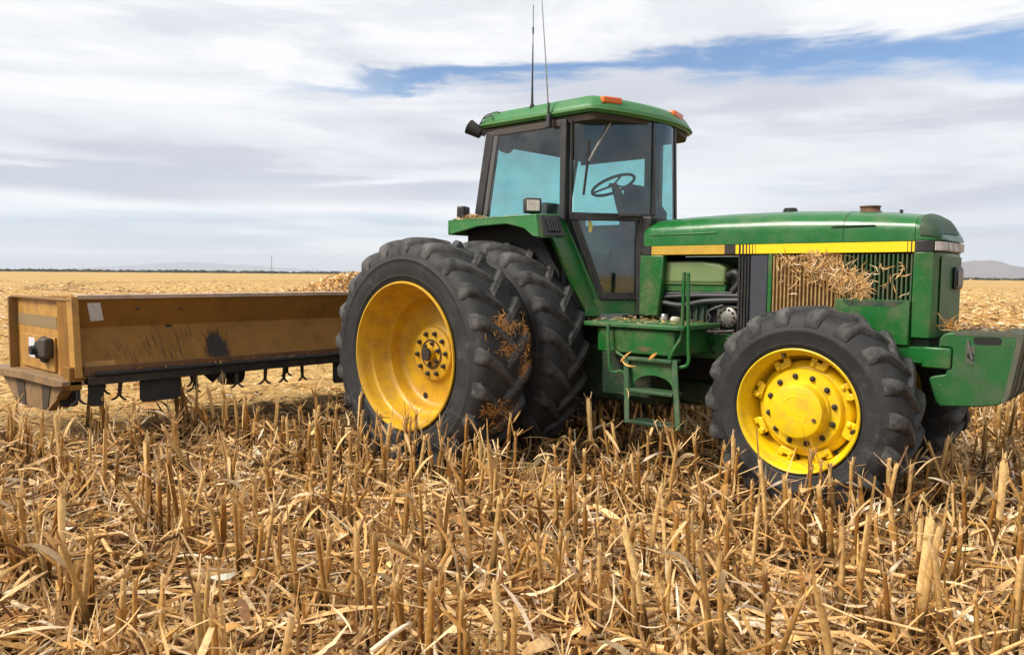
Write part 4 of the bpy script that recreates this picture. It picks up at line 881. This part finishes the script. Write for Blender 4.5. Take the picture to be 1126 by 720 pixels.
def sticks(P, yaw, pitch, L, rad, rg, ns=5):
    n = len(P); a = 2*np.pi*np.arange(ns)/ns
    d = np.stack([np.cos(yaw)*np.cos(pitch), np.sin(yaw)*np.cos(pitch), np.sin(pitch)], -1)
    s1 = np.stack([-np.sin(yaw), np.cos(yaw), np.zeros(n)], -1); s2 = np.cross(d, s1)
    mid = rg.normal(0, .03, (n, 3))*L[:, None]
    rings = []
    for t, k in ((-.5, 1.0), (0, .92), (.5, .85)):
        c = P+d*(t*L)[:, None]+(mid if t == 0 else 0)
        rings.append(c[:, None, :]+(s1[:, None, :]*np.cos(a)[None, :, None]+s2[:, None, :]*np.sin(a)[None, :, None])*(rad*k)[:, None, None])
    V = np.stack(rings, 1).reshape(n, -1, 3)
    q = []
    for r_ in range(2):
        for j in range(ns): q.append((r_*ns+j, r_*ns+(j+1) % ns, (r_+1)*ns+(j+1) % ns, (r_+1)*ns+j))
    F = np.arange(n)[:, None, None]*(3*ns)+np.array(q)[None]
    return V.reshape(-1, 3), F.reshape(-1, 4)
class SB:
    def __init__(s): s.V = []; s.F = []; s.C = []; s.n = 0
    def add(s, V, F, C):
        per = len(V)//len(C); s.V.append(V); s.F.append(F+s.n); s.C.append(np.repeat(C, per, 0) if len(C) != len(V) else C); s.n += len(V)
    def build(s, name, parent=None, smooth=True):
        V = np.concatenate(s.V); F = np.concatenate(s.F); C = np.concatenate(s.C)
        me = bpy.data.meshes.new(name); me.vertices.add(len(V)); me.vertices.foreach_set('co', V.astype(np.float32).ravel())
        me.loops.add(F.size); me.loops.foreach_set('vertex_index', F.astype(np.int32).ravel())
        me.polygons.add(len(F)); me.polygons.foreach_set('loop_start', np.arange(0, F.size, 4, dtype=np.int32)); me.polygons.foreach_set('use_smooth', np.full(len(F), smooth))
        me.update(calc_edges=True)
        ca = me.color_attributes.new('Col', 'FLOAT_COLOR', 'POINT'); ca.data.foreach_set('color', np.concatenate([C, np.ones((len(C), 1))], 1).astype(np.float32).ravel())
        me.materials.append(M['straw']); o = bpy.data.objects.new(name, me); col.objects.link(o)
        if parent: o.parent = parent
        return o
# loose litter over the whole field, thinning out with distance
def scatter(n, d0, d1, half, power):
    u = rng.uniform(0, 1, n)
    if power == 0: d = d0*(d1/d0)**u                       # density ~ 1/d^2
    else: d = np.sqrt(d0**2+(d1**2-d0**2)*u)               # even density
    a = rng.uniform(-half, half, n)
    return CX+d*(np.cos(a)*WV[0]+np.sin(a)*RV[0]), CY+d*(np.cos(a)*WV[1]+np.sin(a)*RV[1]), d
def chopped(x, y): return (x < -2.9) & (y > -3.75)
def under_wheel(x, y):
    r = np.zeros(len(x), bool)
    for yc in (-1.755, -.985): r |= (np.abs(y-yc) < .27) & (np.abs(x) < .42)
    r |= (np.abs(y+.735) < .24) & (np.abs(x-2.85) < .34)
    return r
L_ = SB()
def litter(n, d0, d1, power, Lm, Ls, Lr, asp, Wr, lift, curl, pitch=.16, gain=1.0, grow=.6):
    x, y, d = scatter(n, d0, d1, .90 if d1 < 13 else 1.0, power)
    sc = np.clip(d/9, 1, 5)**grow; ch_ = chopped(x, y)
    L = np.clip(rng.lognormal(math.log(Lm), Ls, n), *Lr)*np.where(ch_, .65, 1)*sc
    W = np.clip(L/sc*rng.uniform(*asp, n), *Wr)*sc
    c = palette(n, rng, gain); c[ch_] = np.clip(c[ch_]*1.10, 0, .85)
    low_dark = (rng.uniform(0, 1, n) < .44) & ~ch_ & (d < 14); c[low_dark] *= np.array([.36, .30, .26])  # darker share of the pieces, laid lower than the rest
    pit = rng.normal(0, pitch, n)
    z = relief(x, y)+np.abs(rng.normal(0, lift, n))*np.where(low_dark, .35, 1.15)+.006; z = np.maximum(z, relief(x, y)+np.abs(np.sin(pit))*L*.4)
    V, F = strips(np.stack([x, y, z], -1), rng.uniform(0, 2*np.pi, n), pit, rng.normal(0, .6, n), L, W, rng.normal(0, curl, n), rng.normal(0, curl, n), 4, rng, bow=rng.normal(0, .06, n))
    L_.add(V, F, c)
litter(36000, 1.6, 10, 0, .11, .6, (.03, .40), (.02, .06), (.0018, .007), .045, .45, .22)                # fibres
litter(34000, 1.6, 9, 0, .035, .4, (.012, .08), (.25, .6), (.005, .018), .03, .6, .30)                    # chips
litter(15000, 1.6, 10, 0, .19, .45, (.07, .50), (.05, .13), (.008, .030), .05, .75, .16)                 # leaves
litter(4800, 1.6, 12, 0, .12, .35, (.06, .24), (.20, .40), (.018, .055), .06, 1.0, .25, gain=1.32)
litter(9000, 1.6, 10, 0, .16, .45, (.06, .40), (.04, .12), (.005, .022), .10, .9, .35, gain=1.05)       # husks
litter(30000, 8, 30, 0, .10, .5, (.03, .35), (.06, .22), (.004, .03), .035, .6, .18)
litter(52000, 20, 140, 0, .10, .5, (.03, .30), (.10, .30), (.006, .03), .04, .6, .22, gain=1.05, grow=.85)
# pieces of stem lying about
n = 8500; x, y, d = scatter(n, 1.6, 24, .86, 0); k = ~chopped(x, y) | (rng.uniform(0, 1, n) < .3); x, y, d = x[k], y[k], d[k]; n = len(x)
L = np.clip(rng.lognormal(math.log(.20), .5, n), .06, .7); pit = rng.normal(0, .12, n)
V, F = sticks(np.stack([x, y, relief(x, y)+np.abs(rng.normal(.03, .03, n))+np.abs(np.sin(pit))*L*.4], -1), rng.uniform(0, 6.28, n), pit, L, rng.uniform(.005, .0145, n), rng)
L_.add(V, F, palette(n, rng, 1.05))
# upright ragged leaves caught along the standing rows
ROWS = [-.38+.76*k for k in range(-8, 8)]
def row_points(n, dmax):
    r_ = np.array(ROWS)[rng.integers(0, len(ROWS), n*3)]; x = rng.uniform(-7, 9, n*3); y = r_+rng.normal(0, .09, n*3)
    d = np.hypot(x-CX, y-CY); f = ((x-CX)*WV[0]+(y-CY)*WV[1]); g = ((x-CX)*RV[0]+(y-CY)*RV[1])
    ok = (d < dmax) & (f > 1.2) & (np.abs(g) < f*.85+.4) & ~(chopped(x, y)) & ~under_wheel(x, y) & ~((y > -2.1) & (x < .4) & (x > -6) & (y < 1.9))
    ok &= ~((np.abs(y+.735) < .36) & (x < 3.2)) & ((rng.uniform(0, 1, n*3) < np.clip(3.5/d, 0, 1)))
    return x[ok][:n], y[ok][:n]
x, y = row_points(14000, 12); n = len(x)
L = rng.uniform(.08, .34, n); pit = rng.normal(.9, .40, n)
V, F = strips(np.stack([x, y, relief(x, y)+L*.40*np.abs(np.sin(pit))+.01], -1), rng.uniform(0, 6.28, n), pit, rng.normal(0, 1, n), L, rng.uniform(.003, .020, n), rng.normal(0, .7, n), rng.normal(0, 1.2, n), 5, rng, bow=rng.normal(0, .08, n))
L_.add(V, F, palette(n, rng, .98))
x, y = row_points(3000, 11); n = len(x); L = rng.uniform(.12, .42, n); pit = rng.normal(.15, .45, n)
z = relief(x, y)+np.clip(rng.uniform(.03, .26, n), np.abs(np.sin(pit))*L*.45, None)
V, F = strips(np.stack([x, y, z], -1), rng.uniform(0, 6.28, n), pit, rng.normal(0, .8, n), L, rng.uniform(.005, .020, n), rng.normal(0, .5, n), rng.normal(0, 1.0, n), 4, rng, bow=rng.normal(0, .06, n))
L_.add(V, F, palette(n, rng, 1.08))
x, y = row_points(700, 10); n = len(x); L = rng.uniform(.15, .5, n); pit = rng.normal(.2, .35, n)
V, F = sticks(np.stack([x, y, relief(x, y)+np.clip(rng.uniform(.04, .2, n), np.abs(np.sin(pit))*L*.45, None)], -1), rng.uniform(0, 6.28, n), pit, L, rng.uniform(.006, .013, n), rng)
L_.add(V, F, palette(n, rng, 1.1))
lit = L_.build('straw_litter'); setp(lit, 'loose layer of dry corn leaves, husks and stem pieces covering the field', 'straw litter', kind='stuff')

# --- standing stalks: ten kinds of one stalk with its leaves
STALK = np.array([(.54, .31, .090), (.47, .25, .066), (.60, .385, .135), (.40, .20, .05), (.52, .31, .10), (.64, .44, .18)])*np.array([.92, .84, .76])
def stalk_mesh(h, r, bend, kink, rg):
    nz = 9; ns = 7; V = []; C = []
    az_ = rg.uniform(0, 6.28); zs = np.linspace(-.03, h, nz); node = rg.uniform(.25, .5)*h
    lean = rg.normal(0, .035, 2); base = STALK[rg.integers(0, len(STALK))]*rg.uniform(.85, 1.1)
    cen = []; streak_ = rg.uniform(.72, 1.15, ns)
    for i, z in enumerate(zs):
        k = max(0, z)/h; c = np.array([lean[0]*z+bend*math.cos(az_)*k*k*h, lean[1]*z+bend*math.sin(az_)*k*k*h, z])
        if kink and k > kink[0]: m = (k-kink[0])*h; c = cen[-1]+np.array([math.cos(az_)*math.sin(kink[1]), math.sin(az_)*math.sin(kink[1]), math.cos(kink[1])])*(zs[1]-zs[0])
        cen.append(c)
    for i, (z, c) in enumerate(zip(zs, cen)):
        k = max(0, z)/h; rr = r*(1.12-.2*k)*(1+.16*math.exp(-((z-node)/.012)**2)+.12*math.exp(-((z-.06)/.02)**2))
        for j in range(ns):
            a = 2*math.pi*j/ns; jag = (rg.uniform(-.018, .022) if i == nz-1 else 0)
            V.append(c+np.array([rr*math.cos(a), rr*.85*math.sin(a), jag]))
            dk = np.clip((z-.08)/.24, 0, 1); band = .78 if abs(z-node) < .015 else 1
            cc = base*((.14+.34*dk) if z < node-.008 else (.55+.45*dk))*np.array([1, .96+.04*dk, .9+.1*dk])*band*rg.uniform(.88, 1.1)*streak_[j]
            if i == nz-1: cc = np.array([.66, .46, .21])
            C.append(cc)
    F = [(i*ns+j, i*ns+(j+1) % ns, (i+1)*ns+(j+1) % ns, (i+1)*ns+j) for i in range(nz-1) for j in range(ns)]
    # shredded fibres at the cut
    for _ in range(rg.integers(2, 8)):
        a = rg.uniform(0, 6.28); d = np.array([math.cos(a), math.sin(a), 0]); p = cen[-1]+d*r*.6; Lf = rg.uniform(.04, .17); w_ = np.array([-d[1], d[0], 0])*rg.uniform(.003, .007)
        q = p+d*Lf*rg.uniform(.1, 1.0)+np.array([0, 0, Lf*rg.uniform(-.4, 1)]); o_ = len(V)
        V += [p-w_-[0, 0, .03], p+w_-[0, 0, .03], q+w_*.5, q-w_*.5]; C += [palette(1, rg)[0]]*4; F.append((o_, o_+1, o_+2, o_+3))
    return np.array(V), np.array(F), np.array(C), cen
def leaf_mesh(p, h, rg, wrap=False):
    """dry leaf hanging from, or sheathing, the stalk"""
    n = 7; az_ = rg.uniform(0, 6.28); d = np.array([math.cos(az_), math.sin(az_), 0]); sd = np.array([-d[1], d[0], 0])
    Lf = rg.uniform(.08, .26); w = rg.uniform(.005, .015); e0 = rg.uniform(.5, 1.45)*rg.choice([1, 1, -1]); drop = rg.uniform(-.3, 1.5); tw = rg.uniform(-2.5, 2.5)
    c = np.array(p, float)+d*.008; V = []; F = []
    for i in range(n):
        k = i/(n-1); e = e0-drop*k*k; s = sd*math.cos(tw*k)+(np.cross(d*math.cos(e)+np.array([0, 0, math.sin(e)]), sd))*math.sin(tw*k)
        ww = w*(1-.8*k**2)*(.6+.4*min(1, k*4)); cc = c.copy(); cc[2] = max(cc[2], .012)
        V += [cc+s*ww, cc-s*ww]
        c = c+(d*math.cos(e)+np.array([0, 0, math.sin(e)]))*Lf/(n-1)
    for i in range(n-1): F.append((2*i, 2*i+2, 2*i+3, 2*i+1))
    return np.array(V), np.array(F), np.tile(palette(1, rg, .95), (len(V), 1))
def sheath_mesh(cen, h, r, rg):
    nz_ = 5; V = []; z0 = rg.uniform(.35, .55); z1 = z0+rg.uniform(.25, .5); az_ = rg.uniform(0, 6.28); op = rg.uniform(1.2, 2.4)
    for i in range(nz_):
        k = z0+(min(z1, 1)-z0)*i/(nz_-1); q = k*(len(cen)-1); j = int(min(q, len(cen)-2)); c = cen[j]+(cen[j+1]-cen[j])*(q-j)
        rr = r*(1.18+.45*(i/(nz_-1))**2*rg.uniform(.3, 1.2))
        for m in (-1, -.33, .33, 1): V.append(c+np.array([math.cos(az_+m*op)*rr, math.sin(az_+m*op)*rr, .015*abs(m)*rg.uniform(-1, 1)]))
    F = [(i*4+j, i*4+j+1, (i+1)*4+j+1, (i+1)*4+j) for i in range(nz_-1) for j in range(3)]
    return np.array(V), np.array(F), np.tile(STALK[rg.integers(0, len(STALK))]*np.array([1.12, 1.2, 1.35])*rg.uniform(.9, 1.1), (len(V), 1))
KIND = {'bare': 'upright cut corn stalk standing bare in the near stubble rows', 'leafy': 'cut corn stalk with dry curled leaves hanging from it in the near stubble rows',
        'bent': 'cut corn stalk snapped over near its top in the near stubble rows', 'sheathed': 'cut corn stalk still wrapped in a pale leaf sheath in the near stubble rows'}
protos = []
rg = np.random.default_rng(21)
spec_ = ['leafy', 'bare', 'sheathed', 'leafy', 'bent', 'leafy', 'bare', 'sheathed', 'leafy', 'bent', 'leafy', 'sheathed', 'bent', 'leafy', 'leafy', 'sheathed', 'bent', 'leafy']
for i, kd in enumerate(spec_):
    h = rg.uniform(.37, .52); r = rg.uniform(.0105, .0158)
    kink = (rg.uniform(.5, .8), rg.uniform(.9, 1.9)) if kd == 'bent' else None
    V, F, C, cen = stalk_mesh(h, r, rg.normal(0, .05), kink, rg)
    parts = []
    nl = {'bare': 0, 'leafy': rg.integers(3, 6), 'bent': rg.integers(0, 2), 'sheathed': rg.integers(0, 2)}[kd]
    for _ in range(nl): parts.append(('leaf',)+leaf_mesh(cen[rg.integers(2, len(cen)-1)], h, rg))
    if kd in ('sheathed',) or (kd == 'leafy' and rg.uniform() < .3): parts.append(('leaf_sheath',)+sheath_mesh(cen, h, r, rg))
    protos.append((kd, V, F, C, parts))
# where they stand
spots = []
for y_ in ROWS:
    x_ = -9+rg.uniform(0, .2)
    while x_ < 14:
        x_ += rg.uniform(.036, .088)
        if rg.uniform() < .10: x_ += rg.uniform(.1, .35)
        px_, py_ = x_, y_+rg.normal(0, .034)
        spots.append((px_, py_))
for _ in range(38): spots.append((rg.uniform(-1.35, 1.0), -2.10+rg.normal(0, .035)))     # pushed over beside the outer dual
sx = np.array([s[0] for s in spots]); sy = np.array([s[1] for s in spots])
d = np.hypot(sx-CX, sy-CY); f = (sx-CX)*WV[0]+(sy-CY)*WV[1]; g = (sx-CX)*RV[0]+(sy-CY)*RV[1]
keep = (f > 1.55) & (np.abs(g) < f*.80+.3) & (d < 24)
keep &= ~((sx < -2.9) & (sy > -3.9)) & ~under_wheel(sx, sy)
keep &= ~((np.abs(sy+1.755) < .29) & (sx < .55)) & ~((np.abs(sy+.985) < .30) & (sx < .55)) & ~((np.abs(sy+.735) < .27) & (sx < 3.2))
keep &= ~((sx > 1.45) & (sx < 2.05) & (sy < -1.0) & (sy > -1.155)) & ~((sy > 4.6) & (sx < 1))
sx, sy, d, f, g = sx[keep], sy[keep], d[keep], f[keep], g[keep]
# hidden behind the tractor's body: between the wheels and beyond
hid = ((sy > -.4) & (sx < 2.4)) | ((sy > .5) & (sx < 3.0))
infr = (f > 2.2) & (np.abs(g) < f*.66)
order = np.argsort(d + hid*100 + (~infr)*200)
near = order[:300]; rest = order[300:]
GR = 'cut corn stalks of the near stubble rows'
first = {}
FS = SB()
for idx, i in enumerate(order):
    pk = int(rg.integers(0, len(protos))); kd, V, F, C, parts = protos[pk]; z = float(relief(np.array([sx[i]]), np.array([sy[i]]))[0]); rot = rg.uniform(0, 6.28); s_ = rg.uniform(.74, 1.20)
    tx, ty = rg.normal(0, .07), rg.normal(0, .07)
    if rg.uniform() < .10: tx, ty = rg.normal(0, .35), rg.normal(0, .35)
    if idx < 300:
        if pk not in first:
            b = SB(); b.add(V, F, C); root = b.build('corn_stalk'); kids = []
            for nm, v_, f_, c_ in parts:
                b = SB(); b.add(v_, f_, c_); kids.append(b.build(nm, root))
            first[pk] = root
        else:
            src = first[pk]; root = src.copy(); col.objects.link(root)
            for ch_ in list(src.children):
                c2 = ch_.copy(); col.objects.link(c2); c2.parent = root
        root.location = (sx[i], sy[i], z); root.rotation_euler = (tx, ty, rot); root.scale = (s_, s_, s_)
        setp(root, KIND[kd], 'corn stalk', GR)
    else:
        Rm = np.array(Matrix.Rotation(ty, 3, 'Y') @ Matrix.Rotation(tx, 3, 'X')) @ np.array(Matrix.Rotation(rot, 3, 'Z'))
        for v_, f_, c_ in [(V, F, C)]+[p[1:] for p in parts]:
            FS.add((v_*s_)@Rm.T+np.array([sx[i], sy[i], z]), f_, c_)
fs = FS.build('corn_stubble'); setp(fs, 'farther rows of cut corn stubble around and beyond the tractor', 'stubble', kind='stuff')

# --- husked cobs lying on the litter
def cob(x, y, yaw, L, r, label, tilt=.08):
    z = float(relief(np.array([x]), np.array([y]))[0])+.12
    mb = MB(); prof_ = [(.001, -.5), (.35, -.47), (.75, -.36), (1, -.15), (.95, .1), (.7, .3), (.35, .44), (.001, .5)]
    rings = [[(o_*L, r*k*math.cos(a)*(1+.05*math.sin(5*a)), r*k*math.sin(a)*(1+.05*math.sin(5*a))) for a in np.linspace(0, 2*math.pi, 18, endpoint=False)] for k, o_ in prof_]
    mb.loft(rings)
    c = obj('corn_cob', mb, mat('pale_husk', (.60, .43, .20), .6, var=(.46, .30, .12), var_scale=25, stretch=(1, 9, 9)), angle=70); c.location = (x, y, z); c.rotation_euler = (0, tilt, yaw)
    setp(c, label, 'corn cob')
    rg_ = np.random.default_rng(int(x*100) % 97+3); hb = SB(); n_ = 5
    V, F = strips(np.stack([np.full(n_, -L*.30), rg_.normal(0, r*.5, n_), rg_.uniform(.2, 1.0, n_)*r], -1), rg_.normal(0, .25, n_), rg_.normal(.1, .2, n_), rg_.normal(0, .6, n_), np.full(n_, L*.9), np.full(n_, .03), rg_.normal(.3, .5, n_), rg_.normal(0, .8, n_), 5, rg_)
    hb.add(V, F, palette(n_, rg_, 1.1)); hb.build('husk_leaf', c)
def at_ground(px, py, z=.05):
    d_ = _r2*((px-563)/FPX)-_up2*((py-360)/FPX)+_f; t_ = (z-CAMH)/d_.z; return CX+d_.x*t_, CY+d_.y*t_
for (px, py, yaw, L, r, lab) in ((224, 631, HEAD+.05, .19, .028, 'corn cob in its pale husk lying between foreground stubble rows, left of centre'),
                                 (352, 496, HEAD+.25, .20, .028, 'corn cob in its husk propped on stubble below the big rear wheel'),
                                 (203, 541, HEAD-.3, .16, .030, 'broken whitish corn husk lying in the litter at mid left')):
    x_, y_ = at_ground(px, py, .09); cob(x_, y_, yaw, L, r, lab)

# --- straw caught on the machines
def clump(name, P, Nn, Lr, Wr, label, gain=1.0, parent=None, orange=False, spread=.35, seed=0, curl=.55):
    """strips lying on a surface: points P (n,3) with normals"""
    rg_ = np.random.default_rng(seed+50); n_ = len(P); b = SB()
    L = rg_.uniform(*Lr, n_); W = rg_.uniform(*Wr, n_)
    V, F = strips(np.zeros((n_, 3)), np.zeros(n_), rg_.normal(0, spread*.6, n_), rg_.normal(0, .5, n_), L, W, rg_.normal(0, curl, n_), rg_.normal(0, .9, n_), 4, rg_)
    V = V.reshape(n_, -1, 3)
    Nn = Nn/np.linalg.norm(Nn, axis=1, keepdims=True); ref = np.where(np.abs(Nn[:, 2:]) > .9, np.array([[1., 0, 0]]), np.array([[0, 0, 1.]]))
    t1 = np.cross(Nn, ref); t1 /= np.linalg.norm(t1, axis=1, keepdims=True); t2 = np.cross(Nn, t1)
    a = rg_.uniform(0, 6.28, n_)[:, None]; u1 = t1*np.cos(a)+t2*np.sin(a); u2 = -t1*np.sin(a)+t2*np.cos(a)
    W3 = V[..., :1]*u1[:, None]+V[..., 1:2]*u2[:, None]+V[..., 2:]*Nn[:, None]+P[:, None, :]
    c = palette(n_, rg_, gain)
    if orange: c = c*np.array([1.05, .78, .45])
    b.add(W3.reshape(-1, 3), F, np.clip(c, 0, .85)); o = b.build(name, parent)
    if parent is None: setp(o, label, 'straw', kind='stuff')
    return o
rg = np.random.default_rng(77)
# side screen
n = 760; x = 2.68+rg.uniform(0, 1, n)**.9*.44; z = 1.73-(x-2.66)*.50+rg.normal(0, .055, n); z = np.clip(z, 1.455, 1.755)
k = rg.uniform(0, 1, n) < .12; x[k] = rg.uniform(2.44, 2.75, k.sum()); z[k] = 1.755-np.abs(rg.normal(0, .10, k.sum()))
P = np.stack([x, -.422-np.abs(rg.normal(0, .016, n)), z], -1); clump('straw_clump', P, np.tile([0, -1., .1], (n, 1)), (.03, .15), (.0025, .010), 'mat of shredded corn leaves stuck on the side screen of the tractor', spread=.35, seed=1, curl=.35)
n = 26; P = np.stack([rg.uniform(3.1, 3.38, n), np.full(n, -.422), rg.uniform(1.46, 1.70, n)], -1); clump('straw_clump', P, np.tile([0, -1., .1], (n, 1)), (.03, .09), (.003, .008), 'few wisps of straw on the clear front end of the side screen', seed=2, gain=1.2)
# platform
n = 130; P = np.stack([rg.uniform(1.14, 2.0, n), rg.uniform(-1.05, -.55, n), 1.226+np.abs(rg.normal(0, .016, n))], -1); clump('straw_clump', P, np.tile([0, 0, 1.], (n, 1)), (.02, .09), (.003, .011), 'chaff spilled over the green step platform', seed=3)
n = 70; P = np.stack([rg.uniform(1.40, 2.1, n), rg.uniform(-.40, -.3, n), 1.135+np.abs(rg.normal(0, .012, n))], -1); clump('straw_clump', P, np.tile([0, -.2, 1.], (n, 1)), (.02, .09), (.004, .012), 'chaff lying on the engine tray', seed=4, gain=.8)
# fender
n = 220; x = np.concatenate([rg.normal(-.22, .07, 150), rg.uniform(-.35, .45, 70)]); hgt = np.where(np.arange(n) < 150, .05*np.exp(-((x+.22)/.10)**2), .006)
P = np.stack([x, rg.uniform(-1.09, -.92, n), 2.10+rg.uniform(0, 1, n)*hgt], -1); clump('straw_clump', P, np.tile([0, -.15, 1.], (n, 1)), (.02, .09), (.004, .014), 'small heap of chaff on the rear fender beside the cab window', seed=5, gain=.9)
# weights / nose
n = 160; P = np.stack([rg.uniform(3.58, 3.95, n), rg.uniform(-.42, .3, n), 1.25+np.abs(rg.normal(0, .010, n))], -1); clump('straw_clump', P, np.tile([0, 0, 1.], (n, 1)), (.02, .10), (.003, .010), 'chaff scattered on top of the front weights', seed=6, gain=.8)
n = 40; P = np.stack([rg.normal(3.61, .03, n), rg.normal(-.30, .05, n), 1.27+np.abs(rg.normal(0, .02, n))], -1); clump('straw_clump', P, np.tile([.3, 0, 1.], (n, 1)), (.05, .14), (.003, .007), 'tuft of reddish straw where the nose meets the front weights', seed=7, orange=True, spread=1.2)
# tyre tread patches on the outer rear dual
def on_tread(n, th0, y0, sth, sy_, c=(0, -1.755, .915), Rt=.965):
    th = rg.normal(th0, sth, n); y = rg.normal(y0, sy_, n); y = np.clip(y, -.24, .26); r_ = Rt-.03*(np.abs(y)/.25)**3
    Nn = np.stack([np.cos(th), np.zeros(n), np.sin(th)], -1); P = np.array(c)+Nn*r_[:, None]+np.stack([np.zeros(n), y, np.zeros(n)], -1)+Nn*np.abs(rg.normal(0, .008, n))[:, None]; return P, Nn
Ps = [on_tread(230, .30, -.04, .045, .07), on_tread(110, .12, .0, .03, .08), on_tread(90, -.06, .16, .06, .04), on_tread(130, .22, .21, .09, .025), on_tread(230, -.36, -.10, .035, .07), on_tread(110, -.48, .03, .05, .08)]
P = np.concatenate([p[0] for p in Ps]); Nn = np.concatenate([p[1] for p in Ps])
clump('straw_clump', P, Nn, (.015, .085), (.0015, .006), 'orange brown straw pressed into the lugs of the outer rear tyre', seed=8, orange=True, spread=.45, curl=.4)
# ladder leaves
P = np.array([(1.54, -1.07, .97), (1.57, -1.09, .90), (1.605, -1.12, .69), (1.80, -1.09, .99)])
Nn = np.array([(0, -.3, 1), (0, -1, .2), (0, -1, .3), (0, -.4, 1.)]); clump('straw_clump', P, Nn, (.08, .17), (.012, .024), 'few curled orange leaves hanging on the ladder', seed=9, orange=True, gain=1.1, spread=.3)
# heap on the shredder's deck, next to the dual tyres
n = 2600; y = rg.uniform(-1.15, .6, n); x = rg.uniform(-3.2, -2.48, n); hh = np.clip((y+1.15)/.6, 0, 1)**1.2*.23*np.clip(1-((x+2.85)/.5)**2, .05, 1)
P = np.stack([x, y, 1.36+rg.uniform(.1, 1, n)**.5*hh+.008], -1); Nn = np.stack([rg.normal(.1, .3, n), rg.normal(-.2, .3, n), np.ones(n)], -1)
clump('straw_heap', P, Nn, (.04, .15), (.010, .030), 'heap of chopped husks piled on the shredder deck behind the outer tyre', seed=10, gain=1.1, spread=.6)
n = 500; y = rg.uniform(-3.6, 3.2, n); P = np.stack([rg.uniform(-2.62, -2.42, n), y, 1.382+np.abs(rg.normal(0, .006, n))], -1); clump('straw_clump', P, np.tile([0, 0, 1.], (n, 1)), (.02, .08), (.004, .012), 'thin line of chaff along the front top edge of the shredder', seed=11)
n = 60; P = np.stack([rg.uniform(-2.40, -2.31, n), rg.uniform(-3.5, -.6, n), np.full(n, .712)], -1); clump('straw_clump', P, np.tile([0, 0, 1.], (n, 1)), (.03, .14), (.006, .02), 'loose straw resting on the black bar below the shredder wall', seed=12)

# ------------------------------------------------------------------ the air
hz = bpy.data.meshes.new('haze'); hb = MB().box(-24000, 24000, -24000, 24000, -2.5, 320); hz.from_pydata(hb.v, [], hb.f)
hm = bpy.data.materials.new('thin_haze'); hm.use_nodes = True; t = hm.node_tree; t.nodes.clear()
pv_ = N('ShaderNodeVolumePrincipled', t); pv_.inputs['Color'].default_value = (.86, .91, 1, 1); pv_.inputs['Density'].default_value = 1.0e-4; pv_.inputs['Anisotropy'].default_value = 0
oo = N('ShaderNodeOutputMaterial', t); lk(pv_.outputs[0], oo.inputs['Volume'], t); hz.materials.append(hm)
haze = bpy.data.objects.new('haze', hz); col.objects.link(haze); setp(haze, 'thin pale blue haze in the air over the whole field', 'haze', kind='stuff')
